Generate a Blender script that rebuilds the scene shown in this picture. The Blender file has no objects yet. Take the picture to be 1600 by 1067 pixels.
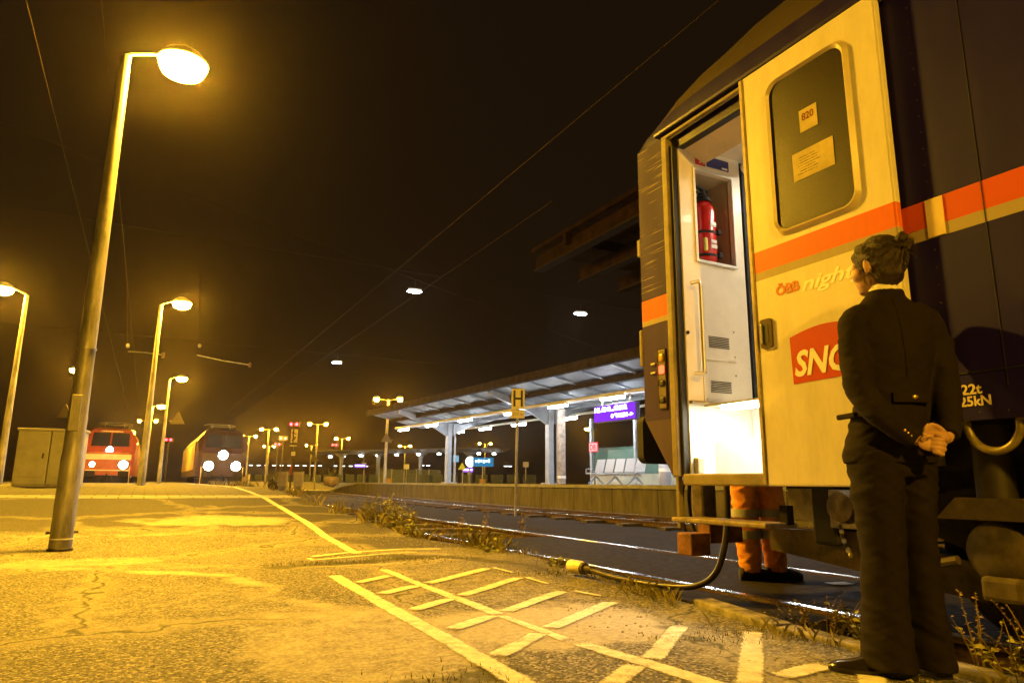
import bpy, bmesh, math, random
from mathutils import Vector, Matrix, noise
random.seed(7)
S = bpy.context.scene
COL = S.collection
pi = math.pi
# ------------------------------------------------------------------ camera, world, exposure
YAW, PITCH, ROLL = math.radians(27.3), math.radians(11.6), math.radians(0.53)
_h = Vector((math.sin(YAW), math.cos(YAW), 0)); _r = Vector((math.cos(YAW), -math.sin(YAW), 0)); _z = Vector((0, 0, 1))
_f = _h*math.cos(PITCH) + _z*math.sin(PITCH); _u = -_h*math.sin(PITCH) + _z*math.cos(PITCH)
_r2 = _r*math.cos(ROLL) + _u*math.sin(ROLL); _u2 = _u*math.cos(ROLL) - _r*math.sin(ROLL)
cam = bpy.data.objects.new('camera', bpy.data.cameras.new('camera')); COL.objects.link(cam)
M = Matrix((( _r2.x, _u2.x, -_f.x, 0.0), (_r2.y, _u2.y, -_f.y, 0.0), (_r2.z, _u2.z, -_f.z, 0.70), (0, 0, 0, 1)))
cam.matrix_world = M
cam.data.sensor_width = 36; cam.data.lens = 1082/1600*36; cam.data.clip_start = 0.05; cam.data.clip_end = 3000
S.camera = cam
w = bpy.data.worlds.new('World'); S.world = w; w.use_nodes = True
bg = w.node_tree.nodes['Background']; bg.inputs[0].default_value = (0.0105, 0.0052, 0.0019, 1); bg.inputs[1].default_value = 1.0
S.view_settings.view_transform = 'Standard'; S.view_settings.look = 'None'; S.view_settings.gamma = 1
S.view_settings.exposure = 0.0
SODIUM = (1.0, 0.515, 0.026)
GLOW_HAZE = 0.00034
LAMP_STRENGTH = 2450.0
COOL = (0.93, 0.97, 1.0)

# ------------------------------------------------------------------ materials
def _nt(m):
    m.use_nodes = True; nt = m.node_tree
    return nt, nt.nodes['Principled BSDF']
MATS = {}
def mat(name, col, rough=.6, metal=0., var=.15, scale=6., col2=None, bump=0., bscale=60., coat=0., alpha=1., spec=.5, thr=(.35, .65), sheen=0., stretch=None, trans=0.):
    if name in MATS: return MATS[name]
    m = bpy.data.materials.new(name); nt, b = _nt(m); N = nt.nodes; L = nt.links
    b.inputs['Roughness'].default_value = rough; b.inputs['Metallic'].default_value = metal
    b.inputs['Coat Weight'].default_value = coat; b.inputs['Alpha'].default_value = alpha
    b.inputs['Specular IOR Level'].default_value = spec; b.inputs['Sheen Weight'].default_value = sheen
    b.inputs['Transmission Weight'].default_value = trans
    tc = N.new('ShaderNodeTexCoord'); vec = tc.outputs['Object']
    if stretch:
        mp = N.new('ShaderNodeMapping'); mp.inputs['Scale'].default_value = stretch; L.new(vec, mp.inputs[0]); vec = mp.outputs[0]
    if var > 0 or col2:
        n = N.new('ShaderNodeTexNoise'); n.inputs['Scale'].default_value = scale; n.inputs['Detail'].default_value = 8; n.inputs['Roughness'].default_value = .65
        L.new(vec, n.inputs['Vector'])
        mr = N.new('ShaderNodeMapRange'); mr.inputs[1].default_value, mr.inputs[2].default_value = thr
        L.new(n.outputs[0], mr.inputs[0])
        mx = N.new('ShaderNodeMix'); mx.data_type = 'RGBA'
        c2 = col2 or tuple(max(0, c*(1-var*1.6)) for c in col)
        c1 = col if col2 else tuple(min(1, c*(1+var)) for c in col)
        mx.inputs[6].default_value = (*c1, 1); mx.inputs[7].default_value = (*c2, 1)
        L.new(mr.outputs[0], mx.inputs[0]); L.new(mx.outputs[2], b.inputs['Base Color'])
        rr = N.new('ShaderNodeMapRange'); rr.inputs[3].default_value = max(.02, rough-.08); rr.inputs[4].default_value = min(1, rough+.12)
        L.new(n.outputs[0], rr.inputs[0]); L.new(rr.outputs[0], b.inputs['Roughness'])
    else:
        b.inputs['Base Color'].default_value = (*col, 1)
    if bump > 0:
        n2 = N.new('ShaderNodeTexNoise'); n2.inputs['Scale'].default_value = bscale; n2.inputs['Detail'].default_value = 5; L.new(vec, n2.inputs['Vector'])
        bp = N.new('ShaderNodeBump'); bp.inputs['Strength'].default_value = bump; bp.inputs['Distance'].default_value = .01
        L.new(n2.outputs[0], bp.inputs['Height']); L.new(bp.outputs[0], b.inputs['Normal'])
    MATS[name] = m
    return m
def emit(name, col, s):
    if name in MATS: return MATS[name]
    m = bpy.data.materials.new(name); m.use_nodes = True; nt = m.node_tree; nt.nodes.clear()
    e = nt.nodes.new('ShaderNodeEmission'); e.inputs[0].default_value = (*col, 1); e.inputs[1].default_value = s
    o = nt.nodes.new('ShaderNodeOutputMaterial'); nt.links.new(e.outputs[0], o.inputs[0]); MATS[name] = m
    return m
def bands(name, zones, rough=.35, coat=.3, scratch=False, dirt=.25):
    """paint whose colour changes at real heights of the object (livery stripes)"""
    m = bpy.data.materials.new(name); nt, b = _nt(m); N = nt.nodes; L = nt.links
    b.inputs['Roughness'].default_value = rough; b.inputs['Specular IOR Level'].default_value = .3; b.inputs['Coat Weight'].default_value = coat; b.inputs['Coat Roughness'].default_value = .15
    tc = N.new('ShaderNodeTexCoord'); sp = N.new('ShaderNodeSeparateXYZ'); L.new(tc.outputs['Object'], sp.inputs[0])
    cur = None
    for z, c in zones:
        if cur is None:
            rgb = N.new('ShaderNodeRGB'); rgb.outputs[0].default_value = (*c, 1); cur = rgb.outputs[0]; continue
        g = N.new('ShaderNodeMath'); g.operation = 'GREATER_THAN'; g.inputs[1].default_value = z; L.new(sp.outputs[2], g.inputs[0])
        mx = N.new('ShaderNodeMix'); mx.data_type = 'RGBA'; mx.inputs[7].default_value = (*c, 1)
        L.new(g.outputs[0], mx.inputs[0]); L.new(cur, mx.inputs[6]); cur = mx.outputs[2]
    n = N.new('ShaderNodeTexNoise'); n.inputs['Scale'].default_value = 3.5; n.inputs['Detail'].default_value = 9; n.inputs['Roughness'].default_value = .7
    mp = N.new('ShaderNodeMapping'); mp.inputs['Scale'].default_value = (1, 2.5, .7); L.new(tc.outputs['Object'], mp.inputs[0]); L.new(mp.outputs[0], n.inputs['Vector'])
    mr = N.new('ShaderNodeMapRange'); mr.inputs[1].default_value = .42; mr.inputs[2].default_value = .75; mr.inputs[4].default_value = dirt; L.new(n.outputs[0], mr.inputs[0])
    mx = N.new('ShaderNodeMix'); mx.data_type = 'RGBA'; mx.inputs[7].default_value = (.07, .05, .04, 1); L.new(mr.outputs[0], mx.inputs[0]); L.new(cur, mx.inputs[6]); cur = mx.outputs[2]
    if scratch:
        wv = N.new('ShaderNodeTexNoise'); wv.inputs['Scale'].default_value = 1; wv.inputs['Detail'].default_value = 3
        m2 = N.new('ShaderNodeMapping'); m2.inputs['Scale'].default_value = (6, 3, 80); m2.inputs['Rotation'].default_value = (.18, 0, 0); L.new(tc.outputs['Object'], m2.inputs[0]); L.new(m2.outputs[0], wv.inputs['Vector'])
        r2 = N.new('ShaderNodeMapRange'); r2.inputs[1].default_value = .58; r2.inputs[2].default_value = .68; L.new(wv.outputs[0], r2.inputs[0])
        n3 = N.new('ShaderNodeTexNoise'); n3.inputs['Scale'].default_value = 3.2; L.new(tc.outputs['Object'], n3.inputs['Vector'])
        r3 = N.new('ShaderNodeMapRange'); r3.inputs[1].default_value = .44; r3.inputs[2].default_value = .60; r3.inputs[4].default_value = .8; L.new(n3.outputs[0], r3.inputs[0])
        gz = N.new('ShaderNodeMath'); gz.operation = 'GREATER_THAN'; gz.inputs[1].default_value = 2.0; L.new(sp.outputs[2], gz.inputs[0])
        mu = N.new('ShaderNodeMath'); mu.operation = 'MULTIPLY'; L.new(r2.outputs[0], mu.inputs[0]); L.new(r3.outputs[0], mu.inputs[1])
        mu2 = N.new('ShaderNodeMath'); mu2.operation = 'MULTIPLY'; L.new(mu.outputs[0], mu2.inputs[0]); L.new(gz.outputs[0], mu2.inputs[1])
        mx = N.new('ShaderNodeMix'); mx.data_type = 'RGBA'; mx.inputs[7].default_value = (.30, .22, .15, 1); L.new(mu2.outputs[0], mx.inputs[0]); L.new(cur, mx.inputs[6]); cur = mx.outputs[2]
    L.new(cur, b.inputs['Base Color'])
    rr = N.new('ShaderNodeMapRange'); rr.inputs[3].default_value = rough-.1; rr.inputs[4].default_value = rough+.2; L.new(n.outputs[0], rr.inputs[0]); L.new(rr.outputs[0], b.inputs['Roughness'])
    n4 = N.new('ShaderNodeTexNoise'); n4.inputs['Scale'].default_value = 2.2; L.new(tc.outputs['Object'], n4.inputs['Vector'])
    bp = N.new('ShaderNodeBump'); bp.inputs['Strength'].default_value = .12; bp.inputs['Distance'].default_value = .02; L.new(n4.outputs[0], bp.inputs['Height']); L.new(bp.outputs[0], b.inputs['Normal']); L.new(bp.outputs[0], b.inputs['Coat Normal'])
    MATS[name] = m
    return m

# ------------------------------------------------------------------ objects
def tag(o, label=None, cat=None, group=None, kind=None):
    if label: o['label'] = label
    if cat: o['category'] = cat
    if group: o['group'] = group
    if kind: o['kind'] = kind
    return o
def thing(name, label, cat, loc=(0, 0, 0), rz=0., group=None):
    o = bpy.data.objects.new(name, None); COL.objects.link(o); o.empty_display_size = .1
    o.location = loc; o.rotation_euler = (0, 0, rz)
    return tag(o, label, cat, group)
def copy_tree(o, parent=None):
    c = o.copy(); COL.objects.link(c); c.parent = parent
    for ch in list(o.children): copy_tree(ch, c)
    return c
def wloc(p):
    m = Matrix.Identity(4)
    while p is not None:
        m = (Matrix.Translation(p.location) @ p.rotation_euler.to_matrix().to_4x4()) @ m; p = p.parent
    return m
class MB:
    """collects shapes, then links them as one mesh object (coordinates local to the parent thing)"""
    def __init__(s): s.bm = bmesh.new()
    def box(s, c, d, rot=None, bev=0.):
        t = bmesh.new(); bmesh.ops.create_cube(t, size=1)
        for v in t.verts: v.co = Vector((v.co.x*d[0], v.co.y*d[1], v.co.z*d[2]))
        if bev > 0: bmesh.ops.bevel(t, geom=t.edges[:], offset=bev, segments=2, affect='EDGES', profile=.5)
        R = Matrix.Translation(c) @ ((rot.to_4x4() if rot else Matrix.Identity(4)))
        t.transform(R); s._add(t); return s
    def _add(s, t):
        me = bpy.data.meshes.new('t'); t.to_mesh(me); t.free(); s.bm.from_mesh(me); bpy.data.meshes.remove(me)
    def tube(s, pts, r, n=12, cap=True, flat=None):
        pts = [Vector(p) for p in pts]; rs = r if isinstance(r, (list, tuple)) else [r]*len(pts)
        rings = []; up = None
        for i, p in enumerate(pts):
            a = pts[max(0, i-1)]; b = pts[min(len(pts)-1, i+1)]; t = (b-a).normalized()
            if up is None:
                up = Vector((0, 0, 1)) if abs(t.z) < .9 else Vector((1, 0, 0))
            x = t.cross(up).normalized(); y = x.cross(t).normalized(); up = y
            q = rs[i]; rx, ry = q if isinstance(q, tuple) else (q, q)
            rings.append([s.bm.verts.new(p + x*math.cos(2*pi*k/n)*rx + y*math.sin(2*pi*k/n)*ry) for k in range(n)])
        for a, b in zip(rings, rings[1:]):
            for k in range(n): s.bm.faces.new((a[k], a[(k+1) % n], b[(k+1) % n], b[k]))
        if cap: s.bm.faces.new(rings[0][::-1]); s.bm.faces.new(rings[-1])
        return s
    def loft(s, rings, cap=True):
        R = [[s.bm.verts.new(p) for p in ring] for ring in rings]; n = len(R[0])
        for a, b in zip(R, R[1:]):
            for k in range(n): s.bm.faces.new((a[k], a[(k+1) % n], b[(k+1) % n], b[k]))
        if cap: s.bm.faces.new(R[0][::-1]); s.bm.faces.new(R[-1])
        return s
    def lathe(s, prof, c=(0, 0, 0), n=24, axis='z'):
        c = Vector(c); R = []
        for r, h in prof:
            ring = []
            for k in range(n):
                a = 2*pi*k/n; x, y = r*math.cos(a), r*math.sin(a)
                v = {'z': (x, y, h), 'x': (h, x, y), 'y': (x, h, y)}[axis]
                ring.append(Vector(v)+c)
            R.append(ring)
        return s.loft(R)
    def prism(s, pts, d):
        d = Vector(d); a = [s.bm.verts.new(p) for p in pts]; b = [s.bm.verts.new(Vector(p)+d) for p in pts]; n = len(a)
        s.bm.faces.new(a[::-1]); s.bm.faces.new(b)
        for k in range(n): s.bm.faces.new((a[k], a[(k+1) % n], b[(k+1) % n], b[k]))
        return s
    def face(s, pts):
        s.bm.faces.new([s.bm.verts.new(p) for p in pts]); return s
    def ell(s, c, r, seg=20, rot=None):
        t = bmesh.new(); bmesh.ops.create_uvsphere(t, u_segments=seg, v_segments=max(8, seg*2//3), radius=1)
        for v in t.verts: v.co = Vector((v.co.x*r[0], v.co.y*r[1], v.co.z*r[2]))
        t.transform(Matrix.Translation(c) @ (rot.to_4x4() if rot else Matrix.Identity(4))); s._add(t); return s
    def build(s, name, m, parent=None, smooth=None, local=False, weld=True):
        bm = s.bm
        if weld: bmesh.ops.recalc_face_normals(bm, faces=bm.faces)
        me = bpy.data.meshes.new(name)
        bm.to_mesh(me); bm.free()
        if parent is not None and not local:
            me.transform(wloc(parent).inverted())
        o = bpy.data.objects.new(name, me); COL.objects.link(o); o.parent = parent
        me.materials.append(m)
        if smooth: 
            me.polygons.foreach_set('use_smooth', [True]*len(me.polygons))
            try: me.set_sharp_from_angle(angle=math.radians(smooth if smooth is not True else 40))
            except Exception: pass
        return o
def remesh(o, vox, it=6, fac=.5, extra=None):
    md = o.modifiers.new('r', 'REMESH'); md.mode = 'VOXEL'; md.voxel_size = vox; md.use_smooth_shade = True
    ms = o.modifiers.new('s', 'SMOOTH'); ms.iterations = it; ms.factor = fac
    dg = bpy.context.evaluated_depsgraph_get(); dg.update()
    me = bpy.data.meshes.new_from_object(o.evaluated_get(dg)); o.modifiers.clear()
    old = o.data; o.data = me
    if not me.materials: me.materials.append(old.materials[0])
    bpy.data.meshes.remove(old)
    me.polygons.foreach_set('use_smooth', [True]*len(me.polygons))
    return o
def text(name, s, size, origin, xdir, ydir, m, parent=None, bold=0., shear=0., depth=.0012, fit=None, align='LEFT'):
    c = bpy.data.curves.new(name, 'FONT'); c.body = s; c.size = size; c.offset = bold; c.shear = shear; c.extrude = depth; c.resolution_u = 3; c.align_x = align
    o = bpy.data.objects.new(name, c); COL.objects.link(o)
    dg = bpy.context.evaluated_depsgraph_get(); dg.update()
    me = bpy.data.meshes.new_from_object(o.evaluated_get(dg)); bpy.data.objects.remove(o); bpy.data.curves.remove(c)
    if fit:
        xs = [v.co.x for v in me.vertices]; ys = [v.co.y for v in me.vertices]
        sx = fit[0]/(max(xs)-min(xs)); sy = fit[1]/(max(ys)-min(ys)); x0, y0 = min(xs), min(ys)
        for v in me.vertices: v.co.x = (v.co.x-x0)*sx; v.co.y = (v.co.y-y0)*sy
    x = Vector(xdir).normalized(); y = Vector(ydir).normalized(); z = x.cross(y)
    T = Matrix(((x.x, y.x, z.x, origin[0]), (x.y, y.y, z.y, origin[1]), (x.z, y.z, z.z, origin[2]), (0, 0, 0, 1)))
    me.transform(T)
    if parent is not None: me.transform(wloc(parent).inverted())
    me.materials.clear(); me.materials.append(m)
    o = bpy.data.objects.new(name, me); COL.objects.link(o); o.parent = parent
    return o

def spline(rows, m=5):
    """Catmull-Rom through rows of numbers"""
    out = []; n = len(rows)
    for i in range(n-1):
        p0, p1, p2, p3 = rows[max(0, i-1)], rows[i], rows[i+1], rows[min(n-1, i+2)]
        for k in range(m):
            t = k/m; out.append(tuple(.5*(2*b+(c-a)*t+(2*a-5*b+4*c-d)*t*t+(3*b-a-3*c+d)*t**3) for a, b, c, d in zip(p0, p1, p2, p3)))
    out.append(tuple(rows[-1])); return out

steel = mat('galvanised steel', (.42, .40, .36), .42, .75, .25, 9)
darksteel = mat('dark grimy steel', (.06, .05, .045), .6, .4, .3, 12, bump=.3)
blackrub = mat('black rubber', (.012, .011, .011), .75, 0, .2, 8)
white_p = mat('white paint', (.78, .77, .74), .4, 0, .06, 5)
grey_p = mat('grey paint', (.33, .34, .35), .5, 0, .12, 5)
conc = mat('concrete', (.30, .28, .25), .85, 0, .25, 3, bump=.25, bscale=30)
glassm = mat('green tinted glass', (.10, .22, .19), .08, 0, 0, 1, alpha=.30)
# ------------------------------------------------------------------ ground
def interp(t, pts):
    if t <= pts[0][0]: return pts[0][1]
    for (a, va), (b, vb) in zip(pts, pts[1:]):
        if t <= b: return va + (vb-va)*(t-a)/(b-a)
    return pts[-1][1]
RAMP = [(7.4, 0), (8.6, .05), (10.2, .17), (14.1, .40), (16, .47), (19.5, .55), (400, .55)]
EDGE = [(-60, 2.8), (2.6, 2.8), (4.2, 3.16), (6.1, 3.46), (7.3, 3.42), (8.4, 2.95), (14, 2.72), (60, 2.62), (400, 2.6)]
def hz(x, y):
    z = interp(y, RAMP)
    if y < 40: z += .012*noise.noise((x*.55, y*.55, 1.3)) + .004*noise.noise((x*2.3, y*2.3, 4))
    return z
def asphalt_mat():
    m = bpy.data.materials.new('worn platform asphalt'); nt, b = _nt(m); N = nt.nodes; L = nt.links
    tc = N.new('ShaderNodeTexCoord'); P = tc.outputs['Object']; sp = N.new('ShaderNodeSeparateXYZ'); L.new(P, sp.inputs[0])
    def noi(sc, det=6, ro=.6, src=P):
        n = N.new('ShaderNodeTexNoise'); n.inputs['Scale'].default_value = sc; n.inputs['Detail'].default_value = det; n.inputs['Roughness'].default_value = ro; L.new(src, n.inputs['Vector']); return n.outputs[0]
    def mr(v, a, b_, c=0., d=1.):
        r = N.new('ShaderNodeMapRange'); r.inputs[1].default_value = a; r.inputs[2].default_value = b_; r.inputs[3].default_value = c; r.inputs[4].default_value = d; L.new(v, r.inputs[0]); return r.outputs[0]
    def mixc(f, a, b_):
        x = N.new('ShaderNodeMix'); x.data_type = 'RGBA'
        if isinstance(f, float): x.inputs[0].default_value = f
        else: L.new(f, x.inputs[0])
        for i, v in ((6, a), (7, b_)):
            if isinstance(v, tuple): x.inputs[i].default_value = (*v, 1)
            else: L.new(v, x.inputs[i])
        return x.outputs[2]
    def mth(op, a, b_=None):
        x = N.new('ShaderNodeMath'); x.operation = op
        for i, v in ((0, a), (1, b_)):
            if v is None: continue
            if isinstance(v, (int, float)): x.inputs[i].default_value = v
            else: L.new(v, x.inputs[i])
        return x.outputs[0]
    big = noi(.38, 5, .62); mid = noi(1.7, 7, .7); fine = noi(30, 6, .72)
    base = mixc(mr(big, .38, .62), (.095, .087, .075), (.165, .152, .132))
    base = mixc(mr(mid, .5, .72, 0, .8), base, (.225, .21, .18))
    base = mixc(mr(fine, .3, .55, .75, 0), base, (.055, .05, .042))
    vo = N.new('ShaderNodeTexVoronoi'); vo.inputs['Scale'].default_value = 92; L.new(P, vo.inputs['Vector'])
    vs = N.new('ShaderNodeSeparateColor'); L.new(vo.outputs['Color'], vs.inputs[0])
    base = mixc(mr(vs.outputs[0], .5, .9, 0, .85), base, (.42, .39, .32))
    base = mixc(mr(vs.outputs[1], .60, .85, 0, .85), base, (.028, .026, .022))
    # slope patch of newer, darker asphalt, with a ragged lower edge
    yy = mth('ADD', sp.outputs[1], mr(noi(.9, 4), 0, 1, -.9, .9))
    slope = mth('MULTIPLY', mr(yy, 9.6, 9.8), mr(sp.outputs[1], 14.05, 14.1, 1, 0))
    base = mixc(mth('MULTIPLY', slope, .80), base, (.05, .045, .04))
    xr = mth('MULTIPLY', mr(sp.outputs[0], 1.95, 2.02), mth('MULTIPLY', mr(sp.outputs[1], 7.3, 7.4), mr(sp.outputs[1], 14.05, 14.1, 1, 0)))
    base = mixc(mth('MULTIPLY', xr, .75), base, (.045, .04, .035))
    # concrete pavers beyond the slope
    br = N.new('ShaderNodeTexBrick'); br.inputs['Scale'].default_value = 1.; br.inputs['Brick Width'].default_value = .4; br.inputs['Row Height'].default_value = .4; br.inputs['Mortar Size'].default_value = .012
    br.inputs['Color1'].default_value = (.46, .43, .37, 1); br.inputs['Color2'].default_value = (.55, .51, .44, 1); br.inputs['Mortar'].default_value = (.10, .09, .07, 1); L.new(P, br.inputs['Vector'])
    pav = mr(sp.outputs[1], 14.05, 14.1)
    base = mixc(pav, base, mixc(mr(mid, .45, .75, 0, .45), br.outputs[0], (.24, .21, .16)))
    # cracks with dusty rims
    dv = N.new('ShaderNodeVectorMath'); dv.operation = 'ADD'; nv = N.new('ShaderNodeTexNoise'); nv.inputs['Scale'].default_value = 2.5; nv.inputs['Detail'].default_value = 6; L.new(P, nv.inputs['Vector']); L.new(P, dv.inputs[0])
    sv = N.new('ShaderNodeVectorMath'); sv.operation = 'SCALE'; sv.inputs['Scale'].default_value = .55; L.new(nv.outputs['Color'], sv.inputs[0]); L.new(sv.outputs[0], dv.inputs[1])
    ve = N.new('ShaderNodeTexVoronoi'); ve.feature = 'DISTANCE_TO_EDGE'; ve.inputs['Scale'].default_value = .42; L.new(dv.outputs[0], ve.inputs['Vector'])
    asp = mr(sp.outputs[1], 14.05, 14.1, 1, 0)
    base = mixc(mth('MULTIPLY', mr(ve.outputs[0], .012, .06, .55, 0), asp), base, (.33, .30, .22))
    base = mixc(mth('MULTIPLY', mr(ve.outputs[0], .002, .008, .85, 0), asp), base, (.03, .035, .012))
    at = N.new('ShaderNodeAttribute'); at.attribute_name = 'wear'; ws = N.new('ShaderNodeSeparateColor'); L.new(at.outputs['Color'], ws.inputs[0])
    dn = mth('MULTIPLY', mth('ADD', ws.outputs[0], mr(noi(7, 6, .75), .3, .7, -.28, .28)), mr(sp.outputs[1], 14.05, 14.1, 1, 0)); base = mixc(mr(dn, .18, .75, 0, .8), base, mixc(mr(fine, .35, .6), (.34, .31, .255), (.52, .48, .40)))
    mn = mth('ADD', ws.outputs[1], mr(noi(9, 6, .75), .3, .7, -.3, .3)); base = mixc(mr(mn, .2, .6, 0, .85), base, (.05, .048, .012))
    # moss and dirt towards the broken edge by the track
    ex = mth('ADD', sp.outputs[0], mr(noi(2.2, 5), 0, 1, -.55, .55))
    base = mixc(mth('MULTIPLY', mr(ex, 2.85, 3.45, 0, .6), mr(sp.outputs[1], 1.5, 3)), base, (.06, .05, .028))
    L.new(base, b.inputs['Base Color']); b.inputs['Roughness'].default_value = .78; b.inputs['Specular IOR Level'].default_value = .3
    hsum = mth('ADD', mth('MULTIPLY', fine, .6), mth('MULTIPLY', vo.outputs['Distance'], -.9))
    bp = N.new('ShaderNodeBump'); bp.inputs['Strength'].default_value = .55; bp.inputs['Distance'].default_value = .012; L.new(hsum, bp.inputs['Height']); L.new(bp.outputs[0], b.inputs['Normal'])
    return m
asphalt = asphalt_mat()
gravel = mat('dark track gravel', (.055, .044, .033), .95, 0, .5, 26, col2=(.02, .017, .013), bump=1., bscale=38, spec=.1)
earth = mat('dark yard ground', (.05, .045, .035), .95, 0, .4, 2)
slabm = mat('crossing slab asphalt', (.024, .021, .018), .8, 0, .35, 14, bump=.6, bscale=90, spec=.1)

ys = [-40+2*i for i in range(20)] + [.06*i for i in range(1, 250)] + [15+.5*i for i in range(10)] + [20+i for i in range(25)] + [45+5*i for i in range(16)]
us = [.06*i for i in range(84)] + [5.1+.25*i for i in range(10)] + [8, 10, 12, 16, 22, 30, 42]
def seg_d(x, y, pts):
    best = 9e9
    for (ax, ay), (bx, by) in zip(pts, pts[1:]):
        dx, dy = bx-ax, by-ay; t = max(0, min(1, ((x-ax)*dx+(y-ay)*dy)/(dx*dx+dy*dy))); best = min(best, math.hypot(x-ax-t*dx, y-ay-t*dy))
    return best
SEAMS = [(.10, .9, [(-.2, 6.55), (.25, 6.25), (.62, 5.95), (.68, 5.5), (.85, 5.15), (.72, 4.75), (.95, 4.3), (1.05, 3.9)]), (.12, .55, [(-4.5, 7.7), (-1.4, 7.35), (-.2, 6.6), (.9, 6.55), (1.35, 6.3), (1.9, 6.2), (2.6, 6.3)]), (.16, .7, [(.6, 2.35), (.9, 2.7), (1.0, 3.3), (.95, 4.2)]), (.12, .6, [(-2.5, 9.3), (.3, 9.2), (.8, 9.6), (1.0, 12.5)])]
BLOBS = [(.95, 3.2, .5, 1.1, .6), (1.95, 3.25, .55, .55, .95), (-.5, 7.2, .75, .35, .5), (.9, 10.4, 1.0, .55, .8), (-1.2, 1.5, 1.3, 1.5, .35), (.2, 4.6, .7, .9, .25), (-2.5, 5.0, 1.2, 1.2, .25), (2.3, 4.6, .5, 1.2, .3), (2.4, 2.2, .35, .6, .3)]
EDGEL = [(-2.6, 3.44), (-1.1, 3.34), (-.62, 2.95), (-.25, 2.62), (.18, 2.42), (.55, 1.9), (.6, .6)]
MOSS = [(.14, [(1.0, 6.35), (1.9, 6.42), (2.4, 6.6)]), (.10, [(.55, 2.5), (1.0, 2.45), (1.3, 2.55)]), (.12, [(2.1, 6.9), (2.7, 6.5), (3.1, 5.6), (3.0, 4.9)])]
def wear(x, y):
    n1 = noise.fractal((x*1.7, y*1.7, 3), 1, 2, 5); n2 = noise.fractal((x*5, y*5, 8), 1, 2, 4)
    d = 0
    for w_, a, p in SEAMS: d = max(d, a*math.exp(-((seg_d(x, y, p)+.05*n2)/w_)**2)*(.65+.6*n1))
    for cx_, cy_, rx, ry, a in BLOBS:
        q = math.hypot((x-cx_)/rx, (y-cy_)/ry)+.45*n1+.2*n2
        if q < 1.3: d = max(d, a*max(0, min(1, (1.25-q)*2.2)))
    lim = interp(x, [(-3, 3.44), (-1.1, 3.34), (-.62, 2.95), (-.25, 2.62), (.18, 2.42), (.55, 1.9), (.62, .5)])
    if x < .6 and y < lim: d = max(d, .8+.3*n1)
    m_ = 0
    for w_, p in MOSS: m_ = max(m_, math.exp(-((seg_d(x, y, p)+.07*n2)/w_)**2)*(.7+.8*n1))
    return max(0, min(1, d)), max(0, min(1, m_))
bm = bmesh.new(); rows = []; wl = bm.verts.layers.float_color.new('wear')
for y in ys:
    row = []
    e = interp(y, EDGE) + (.045*noise.noise((y*1.9, 2, 0)) if y < 20 else 0)
    skirt = bm.verts.new((e+.01, y, -.45)); row.append(skirt)
    for u in us:
        x = e-u; z = hz(x, y)
        if y > 44 and -4.0 < x < -.25: z = -.1
        v = bm.verts.new((x, y, z)); row.append(v)
        if 0 < y < 15 and u < 9:
            d, m_ = wear(x, y); v[wl] = (d, m_, 0, 1); v.co.z -= .006*m_
    rows.append(row)
for a, b in zip(rows, rows[1:]):
    for i in range(len(a)-1): bm.faces.new((a[i], a[i+1], b[i+1], b[i]))
g = MB(); g.bm.free(); g.bm = bm
tag(g.build('platform', asphalt, smooth=30), kind='structure')
tag(MB().face([(-2500, -2500, -.4), (2500, -2500, -.4), (2500, 2500, -.4), (-2500, 2500, -.4)]).build('ground', earth), kind='structure')
tb = MB(); nx, ny = 60, 200
vs = [[tb.bm.verts.new((2.4+9.8*i/nx, -12+172*(j/ny)**1.8, -.11+.035*noise.noise((i*.9, j*1.7, 0)))) for i in range(nx+1)] for j in range(ny+1)]
for j in range(ny):
    for i in range(nx): tb.bm.faces.new((vs[j][i], vs[j][i+1], vs[j+1][i+1], vs[j+1][i]))
tag(tb.build('track_bed', gravel, smooth=True), kind='structure')
sl = MB()
sl.box((4.33, 4.4, -.055), (1.36, 8.2, .10), bev=.01); sl.box((3.33, 4.95, -.06), (.40, 4.4, .09), bev=.01); sl.box((5.75, 4.4, -.06), (1.2, 8.2, .1), bev=.01)
tag(sl.build('crossing_slab', slabm), kind='structure')
kerb = MB(); kp = [(2.80, -6), (2.80, 0), (2.81, 2.62), (3.0, 3.4)]
for i, ((x0, y0), (x1, y1)) in enumerate(zip(kp, kp[1:])):
    n = max(1, int(math.hypot(x1-x0, y1-y0)/1.0))
    for k in range(n):
        p = Vector((x0+(x1-x0)*(k+.5)/n, y0+(y1-y0)*(k+.5)/n, -.075)); a = math.atan2(y1-y0, x1-x0)
        kerb.box(p+Vector((.075, 0, .012*random.random())), (math.hypot(x1-x0, y1-y0)/n-.012, .13, .2), Matrix.Rotation(a+random.uniform(-.012, .012), 3, 'Z'), .012)
tag(kerb.build('kerb', mat('worn kerb stone', (.30, .27, .22), .85, 0, .5, 7, bump=.5, bscale=40)), kind='structure')

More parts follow.
